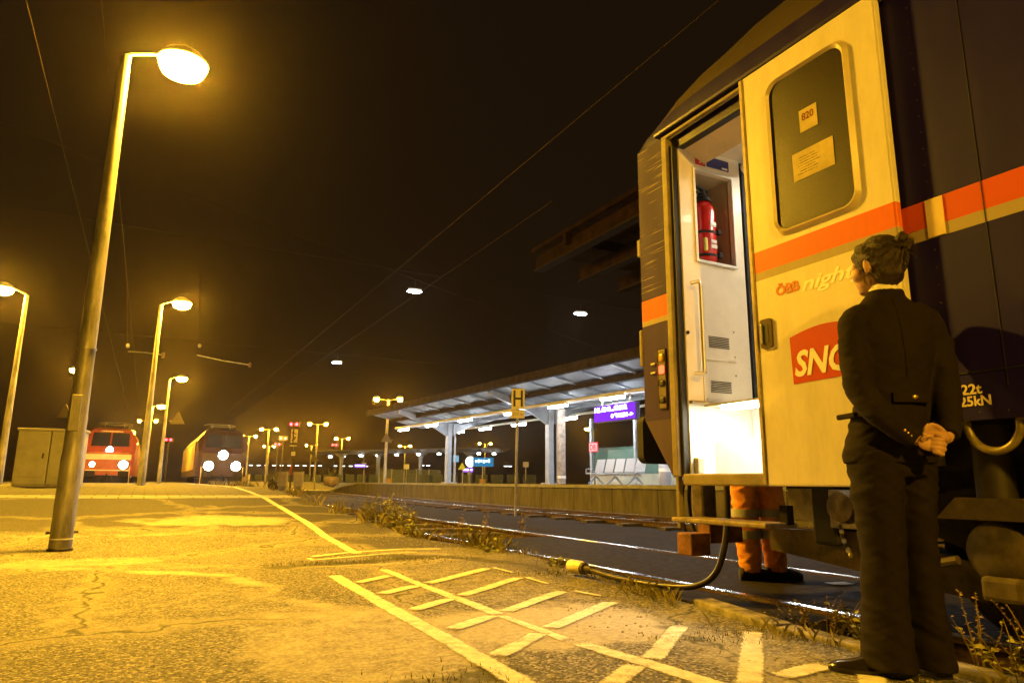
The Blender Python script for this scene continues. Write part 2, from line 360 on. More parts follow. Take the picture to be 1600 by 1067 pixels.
# painted markings: thin sheets that follow the ground, worn through by noise
def paint_mat():
    m = bpy.data.materials.new('worn white marking paint'); nt, b = _nt(m); N = nt.nodes; L = nt.links
    tc = N.new('ShaderNodeTexCoord')
    def noi(sc, d):
        n = N.new('ShaderNodeTexNoise'); n.inputs['Scale'].default_value = sc; n.inputs['Detail'].default_value = d; n.inputs['Roughness'].default_value = .75; L.new(tc.outputs['Object'], n.inputs['Vector']); return n.outputs[0]
    def mth(op, a, c):
        x = N.new('ShaderNodeMath'); x.operation = op
        for i, v in ((0, a), (1, c)):
            if isinstance(v, (int, float)): x.inputs[i].default_value = v
            else: L.new(v, x.inputs[i])
        return x.outputs[0]
    at = N.new('ShaderNodeAttribute'); at.attribute_name = 'edge'
    fine = noi(75, 4); big = noi(2.1, 5); mid = noi(13, 5)
    v = mth('ADD', mth('MULTIPLY', at.outputs['Fac'], 1.7), mth('ADD', mth('MULTIPLY', fine, 1.9), mth('ADD', mth('MULTIPLY', big, -1.9), mth('SUBTRACT', -.66, mth('MULTIPLY', mid, .9)))))
    r = N.new('ShaderNodeMapRange'); r.inputs[1].default_value = -.30; r.inputs[2].default_value = .45; L.new(v, r.inputs[0]); L.new(r.outputs[0], b.inputs['Alpha'])
    r2 = N.new('ShaderNodeMapRange'); r2.inputs[1].default_value = .35; r2.inputs[2].default_value = .7; L.new(mid, r2.inputs[0])
    mx = N.new('ShaderNodeMix'); mx.data_type = 'RGBA'; mx.inputs[6].default_value = (.78, .76, .70, 1); mx.inputs[7].default_value = (.46, .43, .36, 1); L.new(r2.outputs[0], mx.inputs[0]); L.new(mx.outputs[2], b.inputs['Base Color'])
    b.inputs['Roughness'].default_value = .8
    bp = N.new('ShaderNodeBump'); bp.inputs['Strength'].default_value = .5; bp.inputs['Distance'].default_value = .01; L.new(fine, bp.inputs['Height']); L.new(bp.outputs[0], b.inputs['Normal'])
    return m
paint = paint_mat()
def strip(mb, pts, wid, dz=.004, jag=.002):
    """a band laid on the ground along pts (x, y); wid may be a list"""
    ly = mb.bm.verts.layers.float.get('edge') or mb.bm.verts.layers.float.new('edge'); out = []
    for i in range(len(pts)-1):
        (x0, y0), (x1, y1) = pts[i], pts[i+1]; n = max(2, int(math.hypot(x1-x0, y1-y0)/.10))
        for k in range(n + (i == len(pts)-2)): out.append((x0+(x1-x0)*k/n, y0+(y1-y0)*k/n))
    rws = []
    for i, p in enumerate(out):
        a = out[max(0, i-1)]; b = out[min(len(out)-1, i+1)]; dx, dy = b[0]-a[0], b[1]-a[1]; l = math.hypot(dx, dy) or 1
        t = i/(len(out)-1); ww = (wid[0]+(wid[1]-wid[0])*t if isinstance(wid, tuple) else wid)/2*1.22
        j = jag*random.uniform(-1, 1); row = []
        for f, e in ((ww+j, 0.), (ww*.5, 1.), (-ww*.5, 1.), (-ww-j, 0.)):
            x, y = p[0]-dy/l*f, p[1]+dx/l*f; v = mb.bm.verts.new((x, y, hz(x, y)+dz)); v[ly] = e if 0 < i < len(out)-1 else 0.; row.append(v)
        rws.append(row)
    for a, b in zip(rws, rws[1:]):
        for k in range(3): mb.bm.faces.new((a[k], a[k+1], b[k+1], b[k]))
pm = MB()
strip(pm, [(1.35, 5.6), (1.26, 2.2), (1.2, .2)], .125, .004)
strip(pm, [(1.80, 5.83), (1.78, 3.5)], (.09, .11), .004)
strip(pm, [(1.77, 3.6), (1.77, 2.8)], .08, .004)
strip(pm, [(1.78, 2.85), (1.87, 2.1), (1.9, .6)], .12, .004)
for a, b in (((1.36, 5.05), (1.79, 5.40)), ((1.35, 4.46), (1.80, 4.83)), ((1.80, 4.83), (2.69, 5.56)), ((1.34, 3.84), (1.80, 4.21)), ((1.80, 4.21), (2.66, 4.95)), ((1.32, 3.25), (1.80, 3.60)), ((1.80, 3.60), (2.61, 4.21)), ((1.31, 2.70), (1.78, 3.08)), ((1.78, 3.08), (2.63, 3.69)), ((1.30, 2.02), (1.84, 2.40)), ((1.84, 2.36), (2.5, 2.93)), ((1.93, 1.92), (2.74, 2.68)), ((1.93, 1.40), (2.72, 2.05)), ((2.09, 1.99), (2.54, 2.06)), ((1.28, 1.42), (1.88, 1.9))):
    strip(pm, [a, b], .115, .006)
strip(pm, [(2.69, 5.6), (2.70, 5.1)], .05, .008); strip(pm, [(2.67, 4.95), (2.63, 4.45)], .05, .008); strip(pm, [(2.62, 4.22), (2.66, 3.8)], .05, .008)
strip(pm, [(1.96, 7.05), (2.0, 10), (2.02, 14.1), (2.04, 26), (2.04, 44)], .13, .004)
strip(pm, [(1.42, 6.98), (1.9, 7.22), (2.5, 7.30), (2.95, 7.15)], .10, .008)
strip(pm, [(1.42, 6.98), (1.43, 6.72), (1.9, 6.85), (2.25, 6.98), (2.6, 6.95)], .07, .006)
tag(pm.build('ground_marking', paint, weld=False), kind='structure')
dm = MB()
strip(dm, [(-2.6, 3.45), (-1.9, 3.40), (-1.1, 3.34), (-.62, 2.95), (-.25, 2.62), (.18, 2.42), (.5, 2.02)], .016, .007, .008)
tag(dm.build('ground_crack', mat('dark crack dirt', (.035, .03, .015), .95, 0, .6, 9), weld=False), kind='structure')

# ------------------------------------------------------------------ railway tracks
railm = mat('rusty rail side', (.10, .055, .03), .7, .3, .4, 20)
railtop = mat('polished rail head', (.42, .40, .38), .24, 1., .1, 20)
sleeperm = mat('weathered sleeper', (.10, .085, .07), .9, 0, .35, 8)
def track(label, x, y0, y1, every, sl_to, bend=lambda y: 0):
    t = thing('railway_track', label, 'track', (x, y0, 0), 0, 'railway tracks of the station yard')
    yy = [y0+(y1-y0)*k/30 for k in range(31)]
    for sx in (-.75, .75):
        rl = MB()
        prof = [(-.07, -.15), (.07, -.15), (.07, -.14), (.012, -.115), (.012, -.035), (.036, -.03), (.036, -.004), (-.036, -.004), (-.036, -.03), (-.012, -.035), (-.012, -.115), (-.07, -.14)]
        rl.loft([[Vector((x+sx+bend(y)+a, y, b)) for a, b in prof] for y in yy]); o = rl.build('rail', railm, t)
        hd = MB(); hd.loft([[Vector((x+sx+bend(y)+a, y, b)) for a, b in ((-.034, -.006), (.034, -.006), (.034, .002), (-.034, .002))] for y in yy]); hd.build('rail_head', railtop, o)
    if every:
        for k in range(int((sl_to-y0)/every)):
            y = y0+every*(k+.5); MB().box((x+bend(y), y, -.12), (2.5, .25, .12), None, .015).build('sleeper', sleeperm, t)
track('track under the parked passenger coach, part of it paved over', 4.33, -10, 150, 1.3, 60)
track('track along the foot of the opposite platform wall', 9.75, 2, 58, 1.3, 56, lambda y: interp(y, [(2, 0), (22, .05), (36, 1.2), (58, 2.6)]))
track('bay track under the red locomotive on the left', -2.1, 44.5, 150, 0, 0)

# ------------------------------------------------------------------ opposite platforms
wallm = None
def wall_mat():
    m = bpy.data.materials.new('stained platform concrete'); nt, b = _nt(m); N = nt.nodes; L = nt.links
    tc = N.new('ShaderNodeTexCoord'); sp = N.new('ShaderNodeSeparateXYZ'); L.new(tc.outputs['Object'], sp.inputs[0])
    n = N.new('ShaderNodeTexNoise'); n.inputs['Scale'].default_value = 1.4; n.inputs['Detail'].default_value = 8; n.inputs['Roughness'].default_value = .7
    mp = N.new('ShaderNodeMapping'); mp.inputs['Scale'].default_value = (2.4, 2.4, .5); L.new(tc.outputs['Object'], mp.inputs[0]); L.new(mp.outputs[0], n.inputs['Vector'])
    r = N.new('ShaderNodeMapRange'); r.inputs[1].default_value = .38; r.inputs[2].default_value = .68; L.new(n.outputs[0], r.inputs[0])
    mx = N.new('ShaderNodeMix'); mx.data_type = 'RGBA'; mx.inputs[6].default_value = (.17, .15, .105, 1); mx.inputs[7].default_value = (.065, .058, .035, 1); L.new(r.outputs[0], mx.inputs[0])
    md = N.new('ShaderNodeMath'); md.operation = 'PINGPONG'; md.inputs[1].default_value = 1.0; L.new(sp.outputs[1], md.inputs[0])
    s = N.new('ShaderNodeMath'); s.operation = 'LESS_THAN'; s.inputs[1].default_value = .02; L.new(md.outputs[0], s.inputs[0])
    m2 = N.new('ShaderNodeMix'); m2.data_type = 'RGBA'; m2.inputs[7].default_value = (.04, .035, .02, 1); L.new(s.outputs[0], m2.inputs[0]); L.new(mx.outputs[2], m2.inputs[6])
    L.new(m2.outputs[2], b.inputs['Base Color']); b.inputs['Roughness'].default_value = .9
    return m
wallm = wall_mat()
pavem = mat('pale platform paving', (.30, .30, .29), .7, 0, .15, 4)
FRONT = [(-14, 11.3), (14, 11.35), (22, 11.5), (36, 12.6), (50, 13.4), (62, 14.2), (66, 14.4)]
def ptop(y): return interp(y, [(50, .70), (61, .05), (70, -.02)])
yy = [-14+2*k for k in range(41)]
pf = MB(); pf.loft([[Vector((interp(y, FRONT), y, -.3)), Vector((interp(y, FRONT), y, ptop(y)-.1)), Vector((19.8, y, ptop(y)-.1)), Vector((19.8, y, -.3))] for y in yy])
tag(pf.build('platform', wallm), kind='structure')
pf = MB(); pf.loft([[Vector((interp(y, FRONT)-.06, y, ptop(y)-.098)), Vector((interp(y, FRONT)-.06, y, ptop(y))), Vector((20.0, y, ptop(y))), Vector((20.0, y, ptop(y)-.098))] for y in yy])
tag(pf.build('platform_paving', pavem), kind='structure')
pf = MB()
yy2 = [68+(k*3) for k in range(30)]
def ptop2(y): return interp(y, [(68, .0), (80, .70), (200, .70)])
pf.loft([[Vector((9.4, y, -.3)), Vector((9.4, y, ptop2(y))), Vector((16.5, y, ptop2(y))), Vector((16.5, y, -.3))] for y in yy2])
tag(pf.build('platform', wallm), kind='structure')
lowp = mat('low crossing paving', (.34, .31, .25), .8, 0, .3, 2)
tag(MB().box((13.6, 65, -.06), (8.4, 9.0, .12)).build('crossing_path', lowp), kind='structure')
tag(MB().prism([(19.6, 92.5, -.3), (35.5, 65.5, -.3), (46, 70, -.3), (30, 98, -.3)], (0, 0, .98)).build('platform', pavem), kind='structure')
# ------------------------------------------------------------------ lamps
lampglow = emit('sodium lamp glass', SODIUM, LAMP_STRENGTH)
polem = mat('galvanised lamp pole', (.36, .34, .29), .5, .55, .35, 6, stretch=(1, 1, .25), bump=.15, bscale=25)
def lamp_head(t, c, d, r=.27, glow=None):
    """luminaire: dark cap with a glowing bowl, reached by an arm from the pole in direction d"""
    c = Vector(c)
    MB().lathe([(.02, .19), (.11, .17), (.22, .10), (r+.01, .02), (r, .0), (.02, .0)], c, 24).build('lamp_housing', grey_p, t, 50)
    MB().lathe([(r-.012, -.004), (r-.02, -.05), (r*.8, -.12), (r*.5, -.165), (.02, -.18)], c, 24).build('lamp_bowl', glow or lampglow, t, 60)
def single_lamp(x, y, zb, H, ang, label, reach=.55, rb=.10, rt=.052, near=False):
    t = thing('street_lamp', label, 'lamp', (x, y, zb), 0, 'single armed yellow platform lamps')
    p = MB().tube([(x, y, zb), (x, y, zb+.9), (x, y, zb+.95), (x, y, zb+H*.6), (x, y, zb+H)], [rb, rb*.96, rb*.9, rb*.72, rt], 24).build('pole', polem, t, 60)
    if near:
        MB().lathe([(rb+.012, .0), (rb+.012, .03), (rb+.004, .035), (rb+.004, .0)], (x, y, zb+.02), 28).build('base_collar', darksteel, p, 40)
        MB().lathe([(rb+.004, .0), (rb+.004, .012), (rb*.9, .013), (rb*.9, 0)], (x, y, zb+.135), 28).build('pole_band', white_p, p, 40)
        for a in (0.2, 3.34):
            MB().tube([(x+math.cos(a)*rb*.8, y+math.sin(a)*rb*.8, zb+.2), (x+math.cos(a)*(rb+.035), y+math.sin(a)*(rb+.035), zb+.2)], .012, 8).build('bolt', darksteel, p)
        MB().box((x-.02, y-rb*.93, zb+1.35), (.09, .03, .36), None, .008).build('access_cover', polem, p)
        MB().lathe([(rb*.9, .0), (rb*.9, .02), (rb*.8, .021), (rb*.8, 0)], (x, y, zb+2.0), 28).build('pole_seam', steel, p, 40)
    dx, dy = math.cos(ang), math.sin(ang)
    MB().tube([(x, y, zb+H-.02), (x+dx*.05, y+dy*.05, zb+H+.04), (x+dx*reach*.5, y+dy*reach*.5, zb+H+.12), (x+dx*reach, y+dy*reach, zb+H+.16)], [rt*.8, .022, .018, .018], 10).build('arm', polem, t, 60)
    lamp_head(t, (x+dx*(reach+.02), y+dy*(reach+.02), zb+H+.10), (dx, dy))
    return t
single_lamp(-.67, 8.17, 0, 5.34, .05, 'tall grey lamp post standing nearest on the asphalt, its base beside the foreground patch', near=True)
single_lamp(-.95, -6.6, 0, 5.34, .05, 'lamp post of the same row standing behind the viewer')
single_lamp(-.12, 22.9, .55, 5.34, -.2, 'lamp post on the paving right in front of the red locomotive')
single_lamp(.58, 39.9, .55, 5.3, -.2, 'third lamp post of the row, between the two locomotives')
single_lamp(-.1, 54.9, .55, 5.2, -.2, 'distant lamp of the row, its head just right of the second post')
single_lamp(-3.55, 23.4, .55, 5.3, pi+.2, 'leftmost lamp post, its arm pointing left over the cabinet')
single_lamp(-3.0, 39.5, .55, 5.3, pi+.2, 'lamp glowing just left of the nearest tall pole')
single_lamp(-1.54, 86.7, .0, 5.9, pi, 'small far lamp just above the roof corner of the red locomotive')
single_lamp(38.3, 56.7, .6, 5.35, pi-.5, 'lamp seen through the shelter glass above the bench')
DOUBLE = [((13.24, 42.82), .7, 'double headed lamp rising above the left end of the canopy roof'), ((13.52, 64.92), 0, 'double headed lamp just right of the tall red signal mast'), ((10.6, 74.29), .4, 'double headed lamp midway between the second train and the signal mast'), ((10.3, 87.3), .7, 'double headed lamp over the right headlight of the second train'), ((20.69, 84.84), .7, 'double headed lamp left of the canopy lamp, near the round planter'), ((32.78, 96.91), 0, 'double headed lamp seen under the left canopy end'), ((39.53, 84.1), 0, 'double headed lamp beside the blue sign and the round clock'), ((20.89, 103.75), 0, 'faint double headed lamp behind the signal mast lamp'), ((11.9, 113.38), .7, 'faint double headed lamp left of the signal mast'), ((16.0, 110.54), .7, 'faint double headed lamp right behind the signal mast'), ((-.39, 70.17), 0, 'double headed lamp behind the second post, over the red locomotive')]
for i, ((x, y), zb, lab) in enumerate(DOUBLE):
    t = thing('double_lamp', lab, 'lamp', (x, y, zb), 0, 'double headed yellow yard lamps')
    H = 5.9-zb; a = YAW
    MB().tube([(x, y, zb), (x, y, zb+H*.5), (x, y, zb+H)], [.10, .085, .06], 14).build('pole', polem, t, 60)
    for s in (-1, 1):
        ex, ey = x+s*.75*math.cos(a), y-s*.75*math.sin(a)
        MB().tube([(x, y, zb+H-.05), (ex, ey, zb+H+.05)], .03, 8).build('arm', polem, t)
        lamp_head(t, (ex, ey, zb+H+.05), (0, 0), .16 if i < 6 else .125)
# triangular warning signs on some poles
trim = mat('warning sign face', (.10, .08, .04), .6, 0, .15, 8)
def tri_sign(x, y, z, s, lab):
    c, d = math.cos(YAW), -math.sin(YAW)
    t = thing('warning_sign', lab, 'sign', (x, y, z), 0, 'triangular warning signs on poles')
    q = [(x+c*a*s, y+d*a*s, z+b*s) for a, b in ((-.5, 0), (.5, 0), (0, .87))]
    MB().prism(q, (-.012, -.024, 0)).build('sign_face', trim, t)
    MB().tube([(x+c*.1, y+d*.1, z+.12), (x+c*.6*s*(1 if 'right' in lab else -1)*-1, y+d*.6*s*(1 if 'right' in lab else -1)*-1, z+.15)], .015, 6).build('bracket', polem, t)
tri_sign(1.15, 39.6, 3.55, .75, 'triangular warning sign on the right of the third lamp post')
tri_sign(-3.75, 39.3, 3.6, .75, 'triangular warning sign left of the nearest tall pole')
tri_sign(13.2, 42.7, 3.2, .7, 'triangular warning sign on the double lamp by the canopy end, left')
tri_sign(13.35, 64.7, 2.5, .8, 'triangular warning sign low on the lamp by the planter, left')

# ------------------------------------------------------------------ red signals
redglow = emit('red signal lens', (1, .012, .02), 45); 
SIG = [(-10.74, 84.3, 4.89, 'pair of red lights high above the tall grey cabinet'), (-5.4, 70.2, 5.65, 'pair of red lights beside the nearest pole and the red locomotive'), (1.77, 83.5, 4.98, 'pair of red lights between the two locomotives'), (12.17, 74.7, 5.05, 'pair of red lights left of the tall signal board'), (13.79, 88.5, 5.14, 'small red signal light leftmost of the three by the mast'), (22.29, 95.4, 5.64, 'pair of red lights left of the double lamp behind the planter'), (-14.61, 108.8, 1.7, 'low red ground lights at the far left edge'), (-13.4, 114.4, 1.72, 'low red ground lights just right of the far left ones')]
sigm = mat('signal housing', (.03, .03, .03), .6, 0, .2, 6); redpost = mat('red and white mast', (.5, .06, .03), .6, 0, .2, 4)
def signal(x, y, z, lab, big=False):
    t = thing('railway_signal', lab, 'signal', (x, y, 0), 0, 'red railway signals')
    MB().tube([(x, y, 0), (x, y, z-.2)], .07, 10).build('mast', darksteel, t)
    c, d = math.cos(YAW), -math.sin(YAW)
    R = Matrix.Rotation(-YAW, 3, 'Z')
    MB().box((x, y, z), (.95, .18, .5), R, .02).build('signal_head', sigm, t)
    for s in (-.24, .24):
        px, py = x+c*s-math.sin(YAW)*.1, y+d*s-math.cos(YAW)*.1
        MB().ell((px, py, z), (.12, .12, .12), 14).build('red_lens', redglow, t, True)
    return t
for s in SIG: signal(*s)
t = signal(10.89, 61.9, 5.55, 'tall red signal mast with a pale number board, rising from the cabinets')
c, d = math.cos(YAW), -math.sin(YAW); R = Matrix.Rotation(-YAW, 3, 'Z')
bo = MB().box((10.95, 61.86, 4.55), (.55, .05, 1.15), R, .01).build('number_board', mat('pale board', (.55, .5, .36), .6, 0, .1, 5), t)
for k, (a, b, w_, h_, r_) in enumerate(((-.1, .35, .09, .3, .5), (.06, .2, .3, .07, .3), (-.05, .0, .09, .34, -.5), (.08, -.2, .09, .3, .6), (-.1, -.36, .22, .07, -.3))):
    MB().box((10.95+c*a-.03, 61.86+d*a-.05, 4.55+b), (w_, .012, h_), R @ Matrix.Rotation(r_, 3, 'Y')).build('board_mark', sigm, bo)
MB().box((10.95, 61.8, 3.05), (.34, .06, .34), R, .01).build('square_plate', mat('pale board', ()), t)
MB().box((10.9, 61.8, 3.72), (.6, .05, .09), R, .01).build('cross_plate', mat('pale board', ()), t)
MB().tube([(10.89, 61.85, 1.2), (10.89, 61.85, 2.1)], .085, 10).build('red_band', redpost, t)
yb = mat('cream yard cabinet paint', (.50, .44, .27), .6, 0, .15, 3)
for x, y, w_, h_, lab in ((10.3, 62.1, .75, 1.15, 'left low cabinet at the foot of the tall signal mast'), (11.5, 61.5, .75, 1.15, 'right low cabinet at the foot of the tall signal mast'), (8.3, 70.6, .7, .95, 'small box standing right of the second train headlights')):
    t = thing('signal_cabinet', lab, 'cabinet', (x, y, .0), -YAW)
    MB().box((0, 0, .35+h_/2), (w_, .45, h_), None, .02).build('case', yb, t, local=True)
    MB().box((0, 0, h_+.37), (w_+.06, .5, .05), None, .01).build('lid', grey_p, t, local=True)
    MB().box((0, 0, .175), (w_*.7, .4, .35)).build('plinth', conc, t, local=True)
# big round planters
pot = mat('ochre planter clay', (.42, .30, .12), .7, 0, .2, 4)
leafm = mat('dark weed leaf', (.10, .12, .03), .7, 0, .4, 9)
for x, y, zb, m_, lab in ((13.05, 56.3, .35, pot, 'round ochre planter standing on the platform ramp'), (9.95, 63.9, .0, mat('black planter', (.03, .025, .02), .5, 0, .2, 4), 'round black tub left of the signal cabinets')):
    t = thing('planter', lab, 'planter', (x, y, zb))
    MB().lathe([(.2, 0), (.5, .15), (.62, .42), (.55, .7), (.42, .78), (.38, .72), (.05, .68)], (x, y, zb), 20).build('pot', m_, t, 60)
    f = MB()
    for k in range(14):
        a = random.uniform(0, 2*pi); f.tube([(x, y, zb+.7), (x+.25*math.cos(a), y+.25*math.sin(a), zb+1.1), (x+.35*math.cos(a), y+.35*math.sin(a), zb+random.uniform(1., 1.5))], [.02, .03, .006], 5)
    f.build('plant', leafm, t)

# ------------------------------------------------------------------ hanging lights on cross spans, wires
hangglow = emit('cool white lamp', (.95, 1., .88), 120)
for x, y, z, lab in ((10.19, 29.6, 9.34, 'white lamp hanging in the dark sky, middle of the three'), (19.24, 29.5, 9.36, 'white lamp hanging in the dark sky nearest the coach end'), (11.35, 49.3, 9.07, 'white lamp hanging lowest and leftmost of the three in the sky')):
    t = thing('hanging_lamp', lab, 'lamp', (x, y, z), -.25, 'white lamps hung from span wires')
    MB().box((0, 0, .13), (.62, .16, .12), None, .03).build('housing', grey_p, t, local=True)
    MB().ell((-.02, -.02, .02), (.34, .1, .06), 16).build('lens', hangglow, t, True, local=True)
    MB().tube([(0, 0, .18), (0, 0, .55)], .015, 6).build('hanger', darksteel, t, local=True)
wirem = mat('copper wire', (.03, .021, .012), .9, 0, 0, 3, spec=.05)
def wire(lab, pts, r=.012, sag=0., group='overhead wires'):
    q = [Vector(p) for p in pts]; r *= .85
    if sag:
        a, b = q; q = [a.lerp(b, k/16)+Vector((0, 0, -sag*4*(k/16)*(1-k/16))) for k in range(17)]
    o = MB().tube(q, r, 6).build('overhead_wire', wirem); tag(o, lab, 'wire', group)
wire('contact wire above the parked coach, running to the second train', [(4.15, -25, 4.98), (4.15, 140, 4.98)], .006)
wire('lower brighter contact wire beside the coach wire', [(5.35, 9, 5.15), (5.35, 120, 5.15)], .007)
wire('contact wire left of the nearest lamp, over the bay track', [(-1.55, 2, 5.4), (-1.55, 120, 5.4)], .007)
wire('second thin wire close beside the left contact wire', [(-1.1, 2, 6.6), (-1.1, 120, 6.6)], .007)
wire('thin span wire falling from upper left towards the white lamps', [(-6.5, 30.9, 14.2), (24.5, 30.0, 6.9)], .014)
wire('span wire carrying the two nearer white lamps', [(-9, 29.4, 10.4), (46, 29.5, 9.9)], .012)
wire('span wire carrying the lowest white lamp', [(-9, 49.6, 9.8), (46, 49.2, 9.6)], .012)
# cantilever arms of the overhead line
def cantilever(lab, pts, drop):
    t = thing('cantilever_arm', lab, 'bracket', pts[0], 0, 'overhead line brackets')
    MB().tube(pts, .03, 8).build('tube', steel, t)
    MB().lathe([(.05, -.12), (.075, -.08), (.05, -.04), (.075, 0), (.05, .04), (.075, .08), (.05, .12)], pts[-1], 10).build('insulator', mat('brown insulator', (.2, .11, .05), .3, 0, .1, 4), t, 50)
    MB().tube(drop, .014, 6).build('drop_wire', wirem, t)
    MB().ell(drop[-1], (.07, .07, .09), 10).build('weight', steel, t, True)
cantilever('bracket reaching right, left of the second lamp post head', [(-1.26, 34.4, 6.25), (-.6, 34.1, 6.22), (.12, 33.7, 6.1)], [(-1.55, 27.8, 9.1), (-1.3, 27.7, 7.5), (-1.04, 27.54, 5.35)])
cantilever('bracket reaching right over the second train roof', [(1.74, 39.6, 7.2), (3.0, 38.9, 6.9), (4.25, 38.3, 6.7)], [(1.23, 33.1, 9.8), (1.4, 33.0, 8.0), (1.51, 33.0, 6.54)])

# ------------------------------------------------------------------ canopy on the opposite platform (own frame: u across, v along)
ca = math.radians(4.5); CO = Vector((14.4, 19.1, 0)); cu = Vector((math.cos(ca), math.sin(ca), 0)); cv = Vector((-math.sin(ca), math.cos(ca), 0))
def K(u, v, z): return CO + cu*u + cv*v + Vector((0, 0, z))
RC = Matrix.Rotation(ca, 3, 'Z')
canm = mat('canopy grey steel', (.22, .24, .27), .5, .1, .12, 3); roofm = mat('pale canopy panels', (.17, .185, .20), .6, 0, .15, 2.2); fasc = mat('brown fascia steel', (.035, .025, .017), .8, 0, .25, 4, spec=.08)
cp = thing('platform_canopy', 'pale steel butterfly canopy over the opposite platform, lit from below', 'canopy', K(1.7, 7, .7))
rf = MB()
V0, V1 = -26, 20.6
rf.loft([[K(-1.5, v, 4.62), K(1.7, v, 3.98), K(4.9, v, 4.62), K(4.9, v, 4.72), K(1.7, v, 4.08), K(-1.5, v, 4.72)] for v in (V0, V1)]); rf.build('roof', roofm, cp)
MB().loft([[K(-1.62, v, 4.52), K(-1.5, v, 4.50), K(-1.5, v, 4.84), K(-1.62, v, 4.84)] for v in (V0, V1+.6)]).build('fascia', fasc, cp)
MB().loft([[K(4.92, v, 4.56), K(5.02, v, 4.56), K(5.02, v, 4.84), K(4.92, v, 4.84)] for v in (V0, V1)]).build('fascia', fasc, cp)
for u, z in ((-.3, 4.30), (1.0, 4.03), (2.5, 4.06), (3.7, 4.30)):
    MB().loft([[K(u-.06, v, z-.12), K(u+.06, v, z-.12), K(u+.06, v, z+.05), K(u-.06, v, z+.05)] for v in (V0, V1)]).build('purlin', fasc if u < 0 else canm, cp)
k = 0; v = V1
while v > V0:
    MB().loft([[K(u, v-.04, z-.07), K(u, v+.04, z-.07), K(u, v+.04, z+.0), K(u, v-.04, z)] for u, z in ((-1.45, 4.6), (1.7, 3.97), (4.85, 4.6))]).build('rafter', canm, cp); v -= 1.64
for v in (17.0, 7.2, -2.6, -12.4):
    cl = MB().box(K(1.7, v, 2.35), (.26, .30, 3.3), RC, .01).build('column', canm, cp)
    MB().tube([K(2.05, v-.1, .7), K(2.05, v-.1, 3.2), K(1.95, v-.1, 3.45), K(1.95, v-.1, 3.9)], .055, 10).build('drain_pipe', canm, cl)
    MB().box(K(1.8, v, .73), (.7, .6, .06), RC).build('foot_plate', conc, cl)
    for s, ue in ((-1, -1.35), (1, 4.75)):
        MB().loft([[K(u, v-.07, z0), K(u, v+.07, z0), K(u, v+.07, z1), K(u, v-.07, z1)] for u, z0, z1 in ((1.7+s*.13, 3.25, 3.95), (1.7+s*1.0, 3.72, 4.08), (ue, 4.34, 4.58))]).build('bracket', canm, cp)
for u, v0, v1 in ((0, V0, 20.6), (3.4, V0, 20.0)):
    MB().tube([K(u, v0, 3.84), K(u, v1, 3.84)], .06, 10).build('cable_duct', mat('cream duct', (.6, .56, .42), .5, 0, .05, 3), cp)
ledglow = emit('white canopy tube', COOL, 165)
n = 0
for u, vs_ in ((0, (19.4, 15.7, 11.9, 7.6, 4.2, .9, -3, -7)), (3.4, (19.1, 15.9, 12.4, 8.1, 4.4, .5, -4))):
    for v in vs_:
        where = ('at the far left end' if v > 18 else 'over the far column' if v > 14.5 else 'second bay from the far end' if v > 11 else 'near the stop sign' if v > 7 else 'above the departure display' if v > 3 else 'beside the coach end')
        t = thing('tube_light', f'white tube light on the {"front" if u == 0 else "rear"} canopy duct, {where}' + (' and farther along' if v < 0 else ''), 'light', K(u, v, 3.7), ca, 'white tube lights under the canopy')
        MB().box((0, 0, .05), (.20, 1.22, .06), None, .015).build('housing', white_p, t, local=True)
        MB().box((0, 0, -.02), (.17, 1.16, .075), None, .03).build('diffuser', ledglow, t, local=True); n += 1
# waiting shelter
sh = thing('waiting_shelter', 'glazed waiting shelter with a pale base behind the bench', 'shelter', K(4.3, 3, .7))
for v in (-3, -1.2, .9, 2.9, 4.6, 7.6):
    MB().box(K(4.35, v, 2.2), (.13, .13, 3.0), RC).build('post', canm, sh)
    if v < 7: 
        nv = {-3: -1.2, -1.2: .9, .9: 2.9, 2.9: 4.6, 4.6: 7.6}[v]
        MB().box(K(4.35, (v+nv)/2, 1.75), (.02, nv-v-.16, 1.15), RC).build('glass_pane', glassm, sh)
MB().box(K(4.35, 2.3, .93), (.10, 10.6, .46), RC).build('base_wall', mat('cream base wall', (.30, .29, .21), .7, 0, .1, 3), sh)
MB().box(K(5.6, 3.4, 1.5), (.08, 9, 1.6), RC).build('back_wall', mat('dim green wall', (.07, .12, .105), .5, 0, .25, 1.2), sh)
tp = thing('timber_post', 'stout brownish post standing left of the shelter glass', 'post', K(.9, 5.1, .7))
MB().box(K(.75, 5.0, 2.2), (.24, .24, 3.0), RC, .02).build('shaft', mat('brownish post paint', (.30, .25, .21), .6, 0, .3, 5), tp)
MB().box(K(.75, 5.0, .98), (.25, .245, .1), RC, .01).build('pale_band', white_p, tp)
# bench of five perforated metal seats, facing the tracks
be = thing('platform_bench', 'row of five pale perforated metal seats under the canopy', 'bench', K(2.5, 4.2, .7))
seatm = mat('pale perforated steel', (.30, .31, .35), .4, .3, .12, 40)
for k in range(5):
    v = 2.55+k*.62
    MB().box(K(2.45, v, 1.14), (.46, .56, .035), RC, .012).build('seat', seatm, be)
    MB().box(K(2.76, v, 1.46), (.03, .54, .56), RC @ Matrix.Rotation(math.radians(16), 3, 'Y'), .012).build('backrest', seatm, be)
MB().box(K(2.5, 3.79, 1.07), (.07, 3.1, .08), RC, .01).build('beam', steel, be)
for v in (2.6, 3.8, 5.0):
    MB().tube([K(2.1, v, .72), K(2.45, v, .98), K(2.5, v, 1.06)], [.035, .04, .045], 8).build('leg', seatm, be)
    MB().tube([K(2.85, v, .72), K(2.6, v, .95), K(2.5, v, 1.06)], [.035, .04, .045], 8).build('leg', seatm, be)
